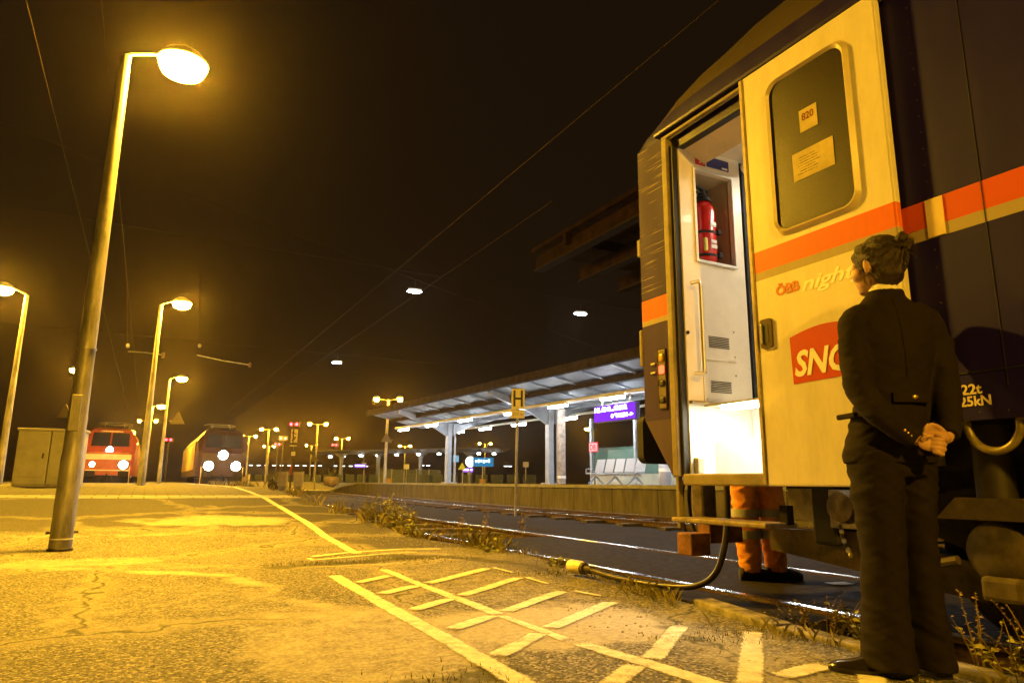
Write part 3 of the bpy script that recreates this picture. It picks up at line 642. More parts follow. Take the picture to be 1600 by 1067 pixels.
for v in (2.24, 5.34):
    MB().tube([K(2.25, v, 1.15), K(2.25, v, 1.34), K(2.6, v, 1.34)], .018, 8).build('armrest', seatm, be)
bn = thing('litter_bin', 'pale litter bin right beside the metal bench', 'bin', K(2.6, .6, .7))
MB().lathe([(.2, 0), (.22, .05), (.22, .75), (.18, .8), (.05, .82)], K(2.5, 1.0, .7), 18).build('body', seatm, bn, 50)
MB().lathe([(.225, 0), (.225, .12), (.2, .121), (.2, 0)], K(2.5, 1.0, 1.18), 18).build('band', white_p, bn, 50)
# hanging departure display
purple = emit('violet display panel', (.23, .03, .9), 1.25); whiteglow = emit('white display glyphs', (1, .93, 1), 5)
dp = thing('departure_display', 'violet departure display hanging from the canopy', 'display', K(.3, .5, 3.1))
A0, A1 = Vector((14.05, 20.75, 2.98)), Vector((13.9, 18.7, 2.98))
A0 = K(-.05, 1.85, 2.93); A1 = K(-.05, -.35, 2.93); ax = (A1-A0).normalized(); L_ = (A1-A0).length
MB().box((A0+A1)/2+Vector((.08, 0, .24)), (.16, L_+.05, .60), RC, .01).build('case', mat('dark violet case', (.05, .03, .12), .4, 0, .1, 3), dp)
pn = MB().box((A0+A1)/2+cu*-.02+Vector((0, 0, .24)), (.012, L_, .54), RC).build('screen', purple, dp)
text('display_text', 'Hl..SNL..SH12', .2, A0+ax*.05+cu*-.032+Vector((0, 0, .30)), ax, (0, 0, 1), whiteglow, pn, bold=.012, fit=(1.75, .17))
text('display_text', '0 "NESH ->', .2, A0+ax*.95+cu*-.032+Vector((0, 0, .05)), ax, (0, 0, 1), whiteglow, pn, bold=.012, fit=(1.15, .15))
for v in (1.5, 0.0): MB().tube([K(.03, v, 3.45), K(.03, v, 3.85)], .018, 8).build('hanger', steel, dp)
# illuminated red signs on the shelter glass
redsign = emit('red lit sign', (1, .05, .06), 1.6); pink = emit('pink lit letters', (1, .75, .72), 1.5)
def disc_sign(u, v, z, r, lab):
    t = thing('round_sign', lab, 'sign', K(u, v, z), ca, 'round red lit signs behind the bench')
    MB().lathe([(r, -.02), (r, .02), (.02, .025)], (0, 0, 0), 24, 'x').build('disc', redsign, t, local=True)
    MB().box((-.035, 0, 0), (.01, r*1.3, r*.3)).build('bar', pink, t, local=True)
disc_sign(4.2, 4.0, 2.45, .21, 'round red lit sign left of the wider shelter post, above the bench')
disc_sign(4.2, 1.9, 2.45, .22, 'round red lit sign right of the wider shelter post, near the coach end')
db = thing('operator_sign', 'small red bordered lit sign with two letters left of the bench', 'sign', K(3.9, 6.9, 2.35))
bd = MB().box(K(3.9, 6.9, 2.35), (.04, .62, .42), RC, .01).build('board', redsign, db)
MB().box(K(3.875, 6.9, 2.35), (.012, .53, .34), RC).build('field', emit('pale lit field', (1, .8, .8), .9), bd)
text('letters', 'DB', .3, K(3.865, 7.12, 2.22), -cv, (0, 0, 1), redsign, bd, bold=.01, fit=(.42, .25))
MB().tube([K(3.95, 6.9, .7), K(3.95, 6.9, 2.2)], .03, 8).build('post', sigm, db)

# second canopy row far behind: lamps, columns, clock, signs
LED2 = [(20.16, 88.3, 'first on the left, by the planter'), (20.99, 84.9, 'second from the left, behind the double lamp'), (22.41, 82.3, 'above the small violet sign'), (23.72, 79.9, 'over the second thin column'), (25.23, 77.4, 'midway along the row'), (26.59, 73.9, 'over the third thin column'), (28.08, 71.5, 'just left of the near canopy column'), (32.81, 67.5, 'right of the blue sign'), (31.15, 67.8, 'just above the round clock')]
for x, y, lab in LED2:
    t = thing('tube_light', 'small far white light of the rear canopy, '+lab, 'light', (x, y, 3.8), 1.0, 'far white lights of the rear canopy')
    MB().ell((0, 0, 0), (.5, .18, .11), 14).build('diffuser', emit('far canopy tube', COOL, 30), t, True, local=True); MB().box((0, 0, .14), (1.1, .3, .06)).build('housing', grey_p, t, local=True)
rc = thing('rear_canopy', 'dark low canopy on slim columns far behind the lit one', 'canopy', (26, 77, .7))
q = [(18.6, 90.5), (20.5, 85.6), (23.5, 80.2), (27.4, 74.4), (33.6, 66.6)]
for (x0, y0), (x1, y1) in zip(q, q[1:]):
    a = Vector((x0, y0, 0)); b = Vector((x1, y1, 0)); nn = Vector(((b-a).y, -(b-a).x, 0)).normalized()*-1.6
    MB().prism([a+nn+Vector((0, 0, 4.35)), b+nn+Vector((0, 0, 4.35)), b+Vector((0, 0, 4.0)), a+Vector((0, 0, 4.0))], (0, 0, .1)).build('roof', mat('dark far roof', (.06, .06, .065), .7, 0, .1, 2), rc)
    MB().prism([a+Vector((0, 0, 4.0)), b+Vector((0, 0, 4.0)), b-nn+Vector((0, 0, 4.35)), a-nn+Vector((0, 0, 4.35))], (0, 0, .1)).build('roof', mat('dark far roof', (.06, .06, .065), .7, 0, .1, 2), rc)
for x, y in ((20.65, 84.5), (23.83, 79.9), (27.35, 75.2), (31.24, 70.3)):
    MB().tube([(x, y, .6), (x, y, 3.3), (x, y, 3.7), (x, y, 4.02)], [.22, .22, .35, .8], 12).build('column', canm, rc)
LEDF = [(15.69, 138.2), (16.95, 137.6), (18.21, 136.9), (19.47, 136.3), (20.73, 135.6), (21.99, 135), (23.25, 134.3), (24.51, 133.6), (25.77, 133), (27.03, 132.3), (28.29, 131.7), (30.81, 130.4), (32.07, 129.7), (33.33, 129.1), (35.85, 127.8), (41.63, 113.6), (42.5, 113.1), (54.24, 107), (54.92, 106.7)]
for x, y in LEDF:
    o = MB().box((x, y, 3.62), (.62, .12, .10), Matrix.Rotation(-YAW, 3, 'Z'), .03).build('yard_light', emit('dim white yard light', COOL, 6)); tag(o, 'tiny white light in the long far row above the yard', 'light', 'tiny far yard lights')
ck = thing('station_clock', 'round white lit clock left of the blue lit sign', 'clock', (24.4, 54.9, .0))
MB().lathe([(.5, -.08), (.5, .08), (.02, .09)], (24.4, 54.9, 2.5), 24, 'y').build('rim', sigm, ck)
fc = MB().lathe([(.45, -.1), (.45, -.09), (.02, -.089)], (24.4, 54.9, 2.5), 24, 'y').build('dial', emit('clock dial glow', (.92, .96, 1), 3), ck)
MB().box((24.4, 54.79, 2.62), (.03, .005, .26)).build('hand', sigm, fc); MB().box((24.5, 54.79, 2.5), (.2, .005, .03)).build('hand', sigm, fc)
MB().tube([(24.4, 54.95, 0), (24.4, 54.95, 2.1)], .06, 10).build('post', steel, ck)
bs = thing('blue_sign', 'bright blue lit sign with pale lettering right of the clock', 'sign', (25.42, 54.4, 2.4))
R_ = Matrix.Rotation(-YAW, 3, 'Z')
bb = MB().box((25.42, 54.4, 2.5), (1.75, .12, .75), R_, .02).build('panel', emit('blue sign glow', (.02, .16, .32), 1.3), bs)
for k in range(6): MB().box((25.42+c*(-.6+.22*k)-.05, 54.4+d*(-.6+.22*k)-.09, 2.55+.02*(k % 3)), (.15, .01, .2+.08*(k % 2)), R_).build('letter', emit('pale blue letters', (.6, .85, 1), 3), bb)
MB().tube([(25.42, 54.48, 0), (25.42, 54.48, 2.2)], .06, 8).build('post', steel, bs)
for x, y, z, w_, lab in ((25.07, 56.8, 1.85, .9, 'small violet display below the clock'), (21.48, 79, 2.55, 1.3, 'small violet display hanging from the rear canopy')):
    t = thing('departure_display', lab, 'display', (x, y, z), -YAW)
    MB().box((0, .05, 0), (w_+.1, .1, .42)).build('case', sigm, t, local=True); s_ = MB().box((0, -.01, 0), (w_, .02, .34)).build('screen', emit('small violet screen', (.35, .12, 1), 1.6), t, local=True)
    MB().box((0, -.026, 0.03), (w_*.8, .006, .1)).build('display_text', whiteglow, s_, local=True)
    MB().tube([(w_*.3, .05, .2), (w_*.3, .05, 1.3)], .03, 6).build('hanger', steel, t, local=True)
yt = thing('warning_sign', 'small yellow triangle sign below the blue plate', 'sign', (23.82, 55.2, 0))
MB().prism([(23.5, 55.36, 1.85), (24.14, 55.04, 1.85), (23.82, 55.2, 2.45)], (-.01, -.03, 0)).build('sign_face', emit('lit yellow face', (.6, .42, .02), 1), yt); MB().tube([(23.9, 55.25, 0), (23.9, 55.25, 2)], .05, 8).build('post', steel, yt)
bp_ = thing('blue_plate', 'small pale blue square plate left of the clock', 'sign', (23.5, 55.5, 0))
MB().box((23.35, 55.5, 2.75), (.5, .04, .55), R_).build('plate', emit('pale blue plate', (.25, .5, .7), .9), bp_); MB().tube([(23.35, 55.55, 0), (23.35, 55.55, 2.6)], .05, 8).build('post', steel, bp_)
for x, y, h_, lab in ((22.0, 79.2, 2.9, 'slim far sign post with a white plate, right of the violet display'), (24.0, 70.2, 2.6, 'slim far sign post with a white plate, beside the thin column'), (32.6, 60, 2.8, 'slim sign post with a white plate beside the stop sign pole')):
    t = thing('sign_post', lab, 'sign', (x, y, 0), -YAW); MB().tube([(0, 0, .0), (0, 0, h_)], .05, 8).build('post', steel, t, local=True); MB().box((0, -.06, h_-.25), (.55, .03, .5)).build('plate', mat('far white plate', (.75, .75, .75), .5, 0, .05, 3), t, local=True)
fe = thing('wire_fence', 'pale wire mesh fence panels far behind the lit platform', 'fence', (24, 73, .3))
fm = mat('pale mesh screen', (.20, .25, .30), .6, .2, .2, 8, alpha=.35)
for k in range(5):
    a = Vector((22.4, 74.5, 0))+Vector((math.cos(-.5), math.sin(-.5), 0))*1.35*k
    MB().box(a+Vector((.6, -.33, 1.35)), (1.25, .03, 1.5), Matrix.Rotation(-.5, 3, 'Z')).build('mesh_panel', fm, fe); MB().tube([a+Vector((0, 0, .3)), a+Vector((0, 0, 2.2))], .05, 8).build('post', steel, fe)
gr = thing('guard_rail', 'long low pale railing across the far yard', 'railing', (20, 75, .3))
for k in range(28):
    a = Vector((8.5, 106, .6)).lerp(Vector((33, 60, .6)), k/27); MB().box(a+Vector((0, 0, .5)), (1.5, .03, .95), Matrix.Rotation(math.atan2(-46, 24.5), 3, 'Z')).build('rail_panel', mat('blue grey railing', (.10, .13, .18), .6, .1, .2, 6, alpha=.55), gr)
for x, y, lab in ((19.6, 62, 'small ochre grit box left of the canopy lamp post'), (24.4, 52.3, 'small ochre grit box between the two canopy columns')):
    t = thing('grit_box', lab, 'box', (x, y, 0), -YAW); MB().box((0, 0, .75), (.5, .45, .5), None, .03).build('tub', mat('ochre plastic', (.5, .30, .03), .6, 0, .1, 3), t, local=True); MB().box((0, 0, 1.03), (.56, .5, .07), None, .02).build('lid', mat('ochre plastic', ()), t, local=True)

# ------------------------------------------------------------------ stop sign by the track
st = thing('stop_board', 'white board with a black H on a slim post between the tracks', 'sign', (8.36, 15.9, -.1))
MB().tube([(8.36, 15.92, -.1), (8.39, 15.89, 3.1)], .034, 10).build('post', polem, st)
brd = mat('white enamel board', (.80, .74, .66), .45, 0, .08, 6); blk = mat('black sign paint', (.012, .012, .012), .5, 0, 0, 1)
RS = Matrix.Rotation(-YAW, 3, 'Z')
def sg(a, b): return Vector((8.39+math.cos(YAW)*a-math.sin(YAW)*b, 15.88-math.sin(YAW)*a-math.cos(YAW)*b, 0))
b1 = MB().box(sg(0, .05)+Vector((0, 0, 2.86)), (.345, .012, .53), RS, .004).build('board', brd, st)
for a, w_, h_, z in ((-.095, .055, .42, 2.87), (.095, .055, .42, 2.87)): MB().box(sg(a, .058)+Vector((0, 0, z)), (w_, .006, h_), RS).build('letter_stroke', blk, b1)
MB().box(sg(0, .0585)+Vector((0, 0, 2.865)), (.14, .006, .055), RS).build('letter_stroke', blk, b1)
b2 = MB().box(sg(-.01, .05)+Vector((0, 0, 2.46)), (.36, .012, .21), RS, .004).build('distance_plate', brd, st)
text('plate_text', '310 m', .1, sg(-.13, .059)+Vector((0, 0, 2.425)), (math.cos(YAW), -math.sin(YAW), 0), (0, 0, 1), mat('faded brown lettering', (.2, .13, .08), .6, 0, 0, 1), b2, fit=(.25, .08))

# dim roof of the near hall, behind the coach
hall = thing('hall_roof', 'dim overhanging roof with brown beams above the coach end', 'roof', (12, 10, 0))
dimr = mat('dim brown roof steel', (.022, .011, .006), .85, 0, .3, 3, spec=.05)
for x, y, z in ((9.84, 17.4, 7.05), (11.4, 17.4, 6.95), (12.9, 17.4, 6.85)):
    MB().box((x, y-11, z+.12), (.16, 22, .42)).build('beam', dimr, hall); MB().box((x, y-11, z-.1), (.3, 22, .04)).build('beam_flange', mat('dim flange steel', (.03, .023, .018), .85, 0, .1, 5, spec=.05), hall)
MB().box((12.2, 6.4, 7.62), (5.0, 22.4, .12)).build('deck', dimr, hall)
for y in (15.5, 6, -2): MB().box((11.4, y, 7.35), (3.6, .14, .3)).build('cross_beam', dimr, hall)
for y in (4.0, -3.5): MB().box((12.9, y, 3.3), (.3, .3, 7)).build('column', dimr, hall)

# cabinet on the paving at left
kx, ky = -2.0, 19.4
kb = thing('switch_cabinet', 'pale two door cabinet standing on the paving behind the nearest pole', 'cabinet', (kx, ky, .53), -.12)
cabm = mat('warm grey cabinet', (.42, .40, .34), .55, 0, .12, 3)
for s in (-.33, .33):
    dr = MB().box((s, 0, .66), (.64, .5, 1.2), None, .015).build('cabinet_body', cabm, kb, local=True)
    MB().box((s, -.255, .72), (.57, .012, 1.0), None, .004).build('door', cabm, dr, local=True)
    MB().box((s+.22, -.27, .7), (.03, .03, .12), None, .008).build('handle', sigm, dr, local=True)
MB().box((0, 0, 1.29), (1.36, .56, .06), None, .015).build('roof', cabm, kb, local=True)
MB().box((0, 0, .03), (1.28, .48, .14)).build('plinth', conc, kb, local=True)
# ------------------------------------------------------------------ locomotives
headglow = emit('train headlight', (1, .95, .86), 130)
glassd = mat('dark cab glass', (.012, .014, .018), .06, 0, 0, 1, spec=.8)
redm = mat('traffic red paint', (.33, .05, .018), .4, 0, .2, 3, coat=.2); creamm = mat('cream band paint', (.62, .55, .36), .45, 0, .1, 4)
undm = mat('grimy underframe', (.022, .017, .012), .85, 0, .4, 9, bump=.3, spec=.15)
def loco(label, x, y, front, side, lights, band=True, zs0=0.):
    t = thing('locomotive', label, 'locomotive', (x, y, zs0))
    R = []
    for yy_, w_, zb, zs, wt, zt in ((0, 1.18, 1.0, 2.2, 1.1, 2.38), (.14, 1.38, .98, 2.35, 1.25, 2.56), (.5, 1.45, .98, 2.9, 1.15, 3.2), (.85, 1.48, .98, 3.15, 1.08, 3.72), (1.25, 1.49, .98, 3.2, 1.0, 3.88), (19, 1.49, .98, 3.2, 1.0, 3.88)):
        R.append([Vector((a, yy_, b)) for a, b in ((-w_, zb), (w_, zb), (w_, zs), (wt, zt), (-wt, zt), (-w_, zs))])
    body = MB().loft(R).build('body', front, t, local=True)
    for s in (-1, 1):
        MB().box((s*1.495, 10.5, 2.25), (.02, 17, 1.7)).build('side_panel', side, body, local=True)
        MB().box((s*1.50, 1.9, 2.0), (.02, .6, 1.9)).build('cab_door', front, body, local=True)
        q = [(s*.05, .215, 2.72), (s*1.02, .215, 2.72), (s*.98, .765, 3.55), (s*.05, .765, 3.55)]
        MB().prism([Vector(p)+Vector((0, -.03, .02)) for p in q], (0, -.015, .01)).build('windscreen', glassd, t, local=True)
        MB().prism([Vector((s*1.4, 1.2, 2.55)), Vector((s*1.4, 1.9, 2.55)), Vector((s*1.4, 1.9, 3.1)), Vector((s*1.4, 1.35, 3.1))], (s*.12, 0, 0)).build('cab_window', glassd, t, local=True)
        bf = MB().tube([(s*.875, .05, 1.06), (s*.875, -.42, 1.06)], [.13, .10], 14).build('buffer', undm, t, local=True)
        MB().box((s*.875, -.45, 1.06), (.56, .06, .34), None, .05).build('buffer_plate', undm, bf, local=True)
        MB().tube([(s*1.2, -.05, .45), (s*1.2, -.12, 1.2), (s*1.2, -.02, 1.55)], .022, 8).build('handrail', mat('yellow handrail', (.6, .42, .03), .5, 0, .1, 5), t, local=True)
    if band: 
        MB().box((0, .005, 2.08), (2.44, .10, .32), None, .02).build('cream_band', creamm, t, local=True)
        MB().box((0, -.02, 1.28), (2.3, .08, .06), None, .01).build('bumper_line', creamm, t, local=True)
    MB().box((0, .3, .72), (2.5, .3, .50), None, .03).build('front_apron', undm, t, local=True)
    for yb_ in (4, 14.5): MB().box((0, yb_, .6), (2.3, 3.8, .62), None, .05).build('bogie', undm, t, local=True)
    for k, (a, b, r) in enumerate(lights):
        hl = MB().lathe([(r*1.3, .02), (r*1.35, -.03), (r*1.05, -.05), (r*1.0, .02)], (a, .0 if b < 2.4 else .08, b), 18, 'y').build('headlight', undm, t, local=True)
        MB().ell((a, -.03 if b < 2.4 else .03, b), (r, .05, r), 16).build('headlight_lens', headglow, hl, True, local=True)
    for s in (-1, 1):
        MB().tube([(s*.5, .19, 2.70), (s*.55, .42, 3.08), (s*.25, .56, 3.30)], .012, 6).build('wiper', blackrub, t, local=True)
        MB().tube([(s*.25, -.02, .95), (s*.3, -.2, .75), (s*.36, -.14, .5)], .03, 8).build('brake_hose', blackrub, t, local=True)
        MB().box((s*1.44, 1.05, 2.0), (.03, .03, 1.5)).build('cab_grab_rail', steel, t, local=True)
        MB().box((s*.9, .19, 1.62), (.42, .04, .40), None, .03).build('lamp_recess', undm, t, local=True)
    MB().tube([(0, .0, 1.05), (0, -.3, 1.03), (0, -.36, .9), (0, -.3, .7)], .05, 8).build('coupling', undm, t, local=True)
    MB().box((0, .42, 3.12), (.05, .06, .95), Matrix.Rotation(-.58, 3, 'X')).build('windscreen_pillar', front, t, local=True)
    rf = MB().box((0, 9.5, 3.95), (1.7, 15, .18), None, .04).build('roof_equipment', undm, t, local=True)
    pn = MB()
    for s in (-.6, .6): pn.tube([(s, 4.6, 4.05), (s*.9, 2.6, 4.22), (s*.8, 4.2, 4.42)], .025, 6)
    pn.tube([(-.75, 2.6, 4.2), (.75, 2.6, 4.2)], .025, 6); pn.tube([(-1.0, 4.2, 4.36), (-.7, 4.2, 4.44), (.7, 4.2, 4.44), (1.0, 4.2, 4.36)], .03, 6)
    pn.build('pantograph', steel, t, local=True)
    return t
l1 = loco('red locomotive with cream band and three headlights standing on the left', -2.15, 49.2, redm, redm, [(-.82, 1.62, .14), (.82, 1.62, .24), (0, 2.52, .17)])
dt_ = MB()
for k in range(11): dt_.box((-.55+.11*k, .80, 3.66), (.075+.02*(k % 2), .02, .09+.02*(k % 3)))
dt_.build('destination_text', mat('pale lettering', (.6, .58, .5), .5, 0, 0, 1), l1, local=True)
l2 = loco('locomotive with three dazzling headlights approaching on the coach track', 4.1, 46.8, mat('dark red cab paint', (.030, .010, .008), .4, 0, .2, 3), mat('cream side panel', (.55, .42, .18), .4, 0, .2, 2), [(-.78, 1.60, .27), (.78, 1.60, .27), (0, 2.28, .27)], band=False)

# ------------------------------------------------------------------ the passenger coach
NAVY = (.011, .0055, .13); ORANGE = (.62, .095, .02); TAN = (.40, .33, .22); CREAM = (.80, .74, .62)
XW = 2.97; XC = 4.33
coach = thing('passenger_coach', 'dark blue passenger coach with red stripe and an open cream door', 'train coach', (XC, -9, 0))
wallp = bands('coach wall livery', [(0, NAVY), (1.775, TAN), (1.83, ORANGE), (1.955, NAVY), (3.27, (.06, .046, .03))], rough=.4, coat=.10, dirt=.03)
endp = bands('scratched coach end livery', [(0, (.075, .045, .10)), (1.12, (.034, .013, .14)), (1.775, TAN), (1.81, (.78, .15, .025)), (1.955, (.026, .009, .13)), (3.27, (.06, .046, .03))], rough=.7, coat=0, scratch=True)
doorp = bands('coach door livery', [(0, CREAM), (1.81, (.42, .35, .24)), (1.855, (.78, .16, .02)), (1.975, CREAM)], rough=.3, coat=.45, dirt=.22)
innerp = mat('cream interior panel', (.80, .73, .58), .4, 0, .06, 4, coat=.2)
alum = mat('yellowed aluminium frame', (.24, .19, .10), .65, 0, .2, 6)
blackm = mat('black door recess', (.010, .009, .009), .6, 0, 0, 1)
Y0, Y1 = -22.0, 3.77
def prof(e, x=1.36):
    pts = [(x, 3.08), (x-.02, 3.27), (x-.12, 3.50), (x-.33, 3.74), (.62, 3.93), (0, 4.03)]
    q = [(a, 3.08+(b-3.08)*e) for a, b in pts]
    return [(-a, b) for a, b in q] + [(a, b) for a, b in q[-2::-1]]
rf = MB(); ringsR = []
for y, e in ((Y0, 1), (-5, 1), (1.5, 1), (2.5, .985), (2.9, .95), (3.2, .87), (3.45, .72), (3.6, .56), (3.7, .36), (3.77, .12)):
    p = prof(e); ringsR.append([Vector((XC+a, y, b)) for a, b in p] + [Vector((XC+a*.96, y, 3.04)) for a, b in (p[-1], p[0])])
rf.loft(ringsR); rf.build('roof', wallp, coach, 35)
bd = MB()
def wallbox(y0, y1, z0, z1, th=.05, x=XW): bd.box((x+th/2, (y0+y1)/2, (z0+z1)/2), (th, y1-y0, z1-z0))
wallbox(Y0, 2.70, .97, 3.08); wallbox(2.70, 3.36, 2.955, 3.08)
bd.box((2*XC-XW-.025, (Y0+Y1)/2, 2.02), (.05, Y1-Y0, 2.12))
bd.box((XC, Y1-.02, 2.1), (2.6, .04, 2.0)); bd.box((XC, Y0, 2.0), (2.66, .04, 2.1))
body = bd.build('body', wallp, coach)
sd = MB(); sd.box((XW-.0015, -9.7, 1.165), (.003, 23.6, .006)); sd.build('panel_seam', blackm, body)
sd = MB(); sd.box((XW-.0012, 1.50, 2.1), (.0024, .003, 2.0)); sd.build('panel_seam', blackm, body)
rv = MB()
for k in range(26): rv.ell((XW-.0008, 1.74-.02, 1.0+.08*k), (.0022, .004, .004), 8)
for k in range(14): rv.ell((XW-.0008, 1.62-.11*k, 1.0), (.002, .0035, .0035), 8)
rv.build('rivet_row', mat('dull rivet', (.05, .035, .035), .6, 0, 0, 1), body); body.children[-1]['kind'] = 'stuff'
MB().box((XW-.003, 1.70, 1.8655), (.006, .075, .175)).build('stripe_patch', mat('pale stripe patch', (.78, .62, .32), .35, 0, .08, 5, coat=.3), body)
for y in (-1.9, -4.0, -6.1, -8.2, -10.3, -12.4):
    wf = MB().box((XW-.008, y, 2.42), (.02, 1.25, .98), None, .06).build('window', glassd, body)
ep = MB(); ep.prism([(XW, 3.44, .75), (XW, 3.50, .75), (XW, 3.77, 1.13), (XW, 3.77, 3.08), (XW, 3.44, 3.08)], (.05, 0, 0)); endpanel = ep.build('end_panel', endp, coach)
for pz, m_ in ((1.53, mat('amber button', (.5, .33, .05), .4, 0, 0, 1)), (1.45, emit('red lit button', (1, .07, .02), 6)), (1.36, blackm), (1.25, blackm)):
    MB().box((XW-.006, 3.575, pz), (.014, .05, .055 if pz > 1.4 else .045), None, .012).build('button', m_, endpanel)
MB().box((XW-.002, 3.575, 1.39), (.006, .085, .40), None, .01).build('button_plate', mat('brown button plate', (.14, .10, .08), .5, 0, .1, 8), endpanel)
MB().box((XW-.01, 3.66, 1.50), (.004, .04, .012)).build('button_mark', creamm, endpanel)
MB().box((XW-.01, 3.66, 1.44), (.004, .045, .012)).build('button_mark', creamm, endpanel)
MB().box((XW+.02, 3.79, 1.63), (.05, .035, .26), None, .01).build('tail_bracket', alum, endpanel); MB().box((XW+.03, 3.79, 2.36), (.06, .04, .13), None, .01).build('tail_bracket', alum, endpanel)
# door opening: frame, header, sill
MB().box((XW-.012, 3.42, 1.888), (.08, .055, 2.27), None, .008).build('door_frame', alum, coach)
MB().box((XW-.002, 3.375, 1.86), (.06, .035, 2.2), None, .004).build('door_seal', blackm, coach)
MB().box((XW+.03, 2.55, 2.99), (.06, 1.75, .10)).build('door_header', blackm, coach)
MB().box((XW-.03, 2.62, 3.035), (.035, 1.66, .022), None, .005).build('door_rail', alum, coach)
MB().box((XW-.01, 2.62, 3.09), (.09, 1.80, .03), None, .008).build('gutter', mat('navy gutter', NAVY, .4, 0, .1, 4), coach)
MB().box((XW+.06, 3.02, .735), (.20, .70, .07), None, .01).build('door_sill', alum, coach)
MB().box((XW+.005, 3.455, .605), (.035, .028, .33), None, .006).build('step_post', alum, coach)
# vestibule seen through the open door
ves = MB()
YE = 3.345
nx0, nx1, nz0, nz1 = 3.11, 3.445, 2.17, 2.81
def ew(x0, x1, z0, z1): ves.box(((x0+x1)/2, YE+.02, (z0+z1)/2), (x1-x0, .04, z1-z0))
ew(2.98, nx0, 1.21, 2.98); ew(nx1, 3.535, 1.21, 2.98); ew(nx0, nx1, 1.21, nz0); ew(nx0, nx1, nz1, 2.98)
vest = ves.build('vestibule_panel', innerp, coach)
nb = MB(); nb.box(((nx0+nx1)/2, YE+.24, (nz0+nz1)/2), (.40, .02, .70)); nb.box((nx0-.01, YE+.13, (nz0+nz1)/2), (.02, .20, .68)); nb.box((nx1+.01, YE+.13, (nz0+nz1)/2), (.02, .20, .68)); nb.box(((nx0+nx1)/2, YE+.13, nz0-.01), (.36, .20, .02)); nb.box(((nx0+nx1)/2, YE+.13, nz1+.01), (.36, .20, .02))
nb.build('niche', mat('beige niche lining', (.50, .42, .28), .5, 0, .08, 4), vest)
nf = MB()
for c_, d_ in (((nx0-.008, nz0, nz1), 0), ((nx1+.008, nz0, nz1), 0)): nf.box((c_[0], YE-.006, (nz0+nz1)/2), (.018, .014, nz1-nz0+.03))
for z in (nz0-.008, nz1+.008): nf.box(((nx0+nx1)/2, YE-.0065, z), (nx1-nx0, .014, .018))
nf.build('niche_frame', white_p, vest)
for z in (1.62, 1.325):
    gp = MB(); gp.box((3.26, YE-.003, z), (.30, .006, .24 if z > 1.5 else .20)); pl = gp.build('vent_panel', innerp, vest)
    gg = MB()
    for k in range(7): gg.box((3.255, YE-.0075, z-.034+k*.0113), (.175, .004, .0055))
    gg.build('vent_slats', mat('dark slot', (.06, .055, .045), .6, 0, 0, 1), pl)
    for a in (-.13, .13):
        for b_ in (-.085, .085): MB().lathe([(.007, -.001), (.006, .004), (.001, .005)], (3.26+a, YE-.0085, z+b_), 10, 'y').build('screw', steel, pl)
MB().box((3.17, YE-.004, 2.90), (.085, .006, .085)).build('extinguisher_sticker', mat('red sticker', (.6, .03, .04), .4, 0, .05, 9), vest)
MB().tube([(3.16, YE-.009, 2.87), (3.18, YE-.009, 2.90), (3.165, YE-.009, 2.925)], .006, 6).build('sticker_mark', white_p, vest)
stk = MB().box((3.33, YE-.004, 2.90), (.20, .006, .075)).build('notice_sticker', mat('blue notice', (.035, .04, .22), .4, 0, .05, 9), vest)
MB().box((3.39, YE-.0085, 2.875), (.05, .003, .012)).build('sticker_mark', white_p, stk)
MB().box((3.575, YE+.015, 2.05), (.055, .05, 1.75)).build('gangway_seal', blackrub, coach)
MB().box((3.95, YE+.03, 2.05), (.66, .03, 1.75)).build('gangway_door', mat('pale blue white door', (.70, .76, .78), .4, 0, .05, 3), coach)
vs_ = MB()
vs_.box((4.1, 2.66, 2.985), (2.2, 1.4, .03))
vs_.box((5.25, 2.66, 1.9), (.03, 1.4, 2.2)); vs_.box((4.1, 1.98, 1.9), (2.2, .03, 2.2))
vs_.build('vestibule_lining', innerp, coach)
MB().box((4.4, 2.66, 1.20), (1.7, 1.36, .04)).build('vestibule_floor', mat('grey vinyl floor', (.25, .25, .24), .6, 0, .2, 9), coach)
MB().prism([(XW+.05, 2.66, 2.945), (XW+.05, YE-.002, 2.945), (3.20, YE-.002, 2.87), (3.20, 2.66, 2.87)], (0, 0, .02)).build('header_lining', mat('yellowish header lining', (.62, .50, .28), .5, 0, .08, 4), coach)
MB().tube([(3.55, 2.1, 2.90), (3.55, 3.3, 2.90)], .045, 14).build('ceiling_pipe', white_p, coach)
stp = MB()
stp.box((3.28, 2.675, .97), (.62, .03, .44)); stp.box((3.53, 3.0, 1.08), (.03, .68, .24)); stp.box((3.36, 3.0, .965), (.34, .68, .02)); stp.box((3.19, 3.0, .86), (.02, .68, .20)); stp.box((3.1, 3.0, .765), (.24, .68, .012))
stp.box((3.28, YE+.015, .985), (.6, .03, .45))
stp.build('step_well', mat('white step lining', (.80, .78, .72), .45, 0, .08, 6), coach)
MB().box((3.0, 3.30, .82), (.05, .05, .10), None, .01).build('step_latch', steel, coach)
MB().box((3.26, 3.325, 1.212), (.56, .03, .018)).build('step_edge_trim', alum, coach)
sl_ = MB().box((3.12, 2.95, 1.165), (.10, .42, .02), None, .005).build('step_light', emit('step light', (1, .90, .66), 85), coach)
MB().box((3.12, 2.95, 1.182), (.20, .60, .012)).build('step_light_shade', steel, coach)  # plate added over the step light to stop it shining up the panel
cl_ = MB().box((4.05, 2.7, 2.962), (.30, .8, .015)).build('ceiling_light', emit('vestibule ceiling light', (1, .90, .70), 28), coach)
MB().tube([(3.0, 3.30, 1.98), (3.045, 3.27, 1.99), (3.055, 3.27, 1.95), (3.055, 3.27, 1.42), (3.045, 3.27, 1.385), (3.0, 3.3, 1.39)], .013, 10).build('grab_rail', mat('satin rail', (.6, .57, .5), .3, .6, .05, 8), coach, 60)
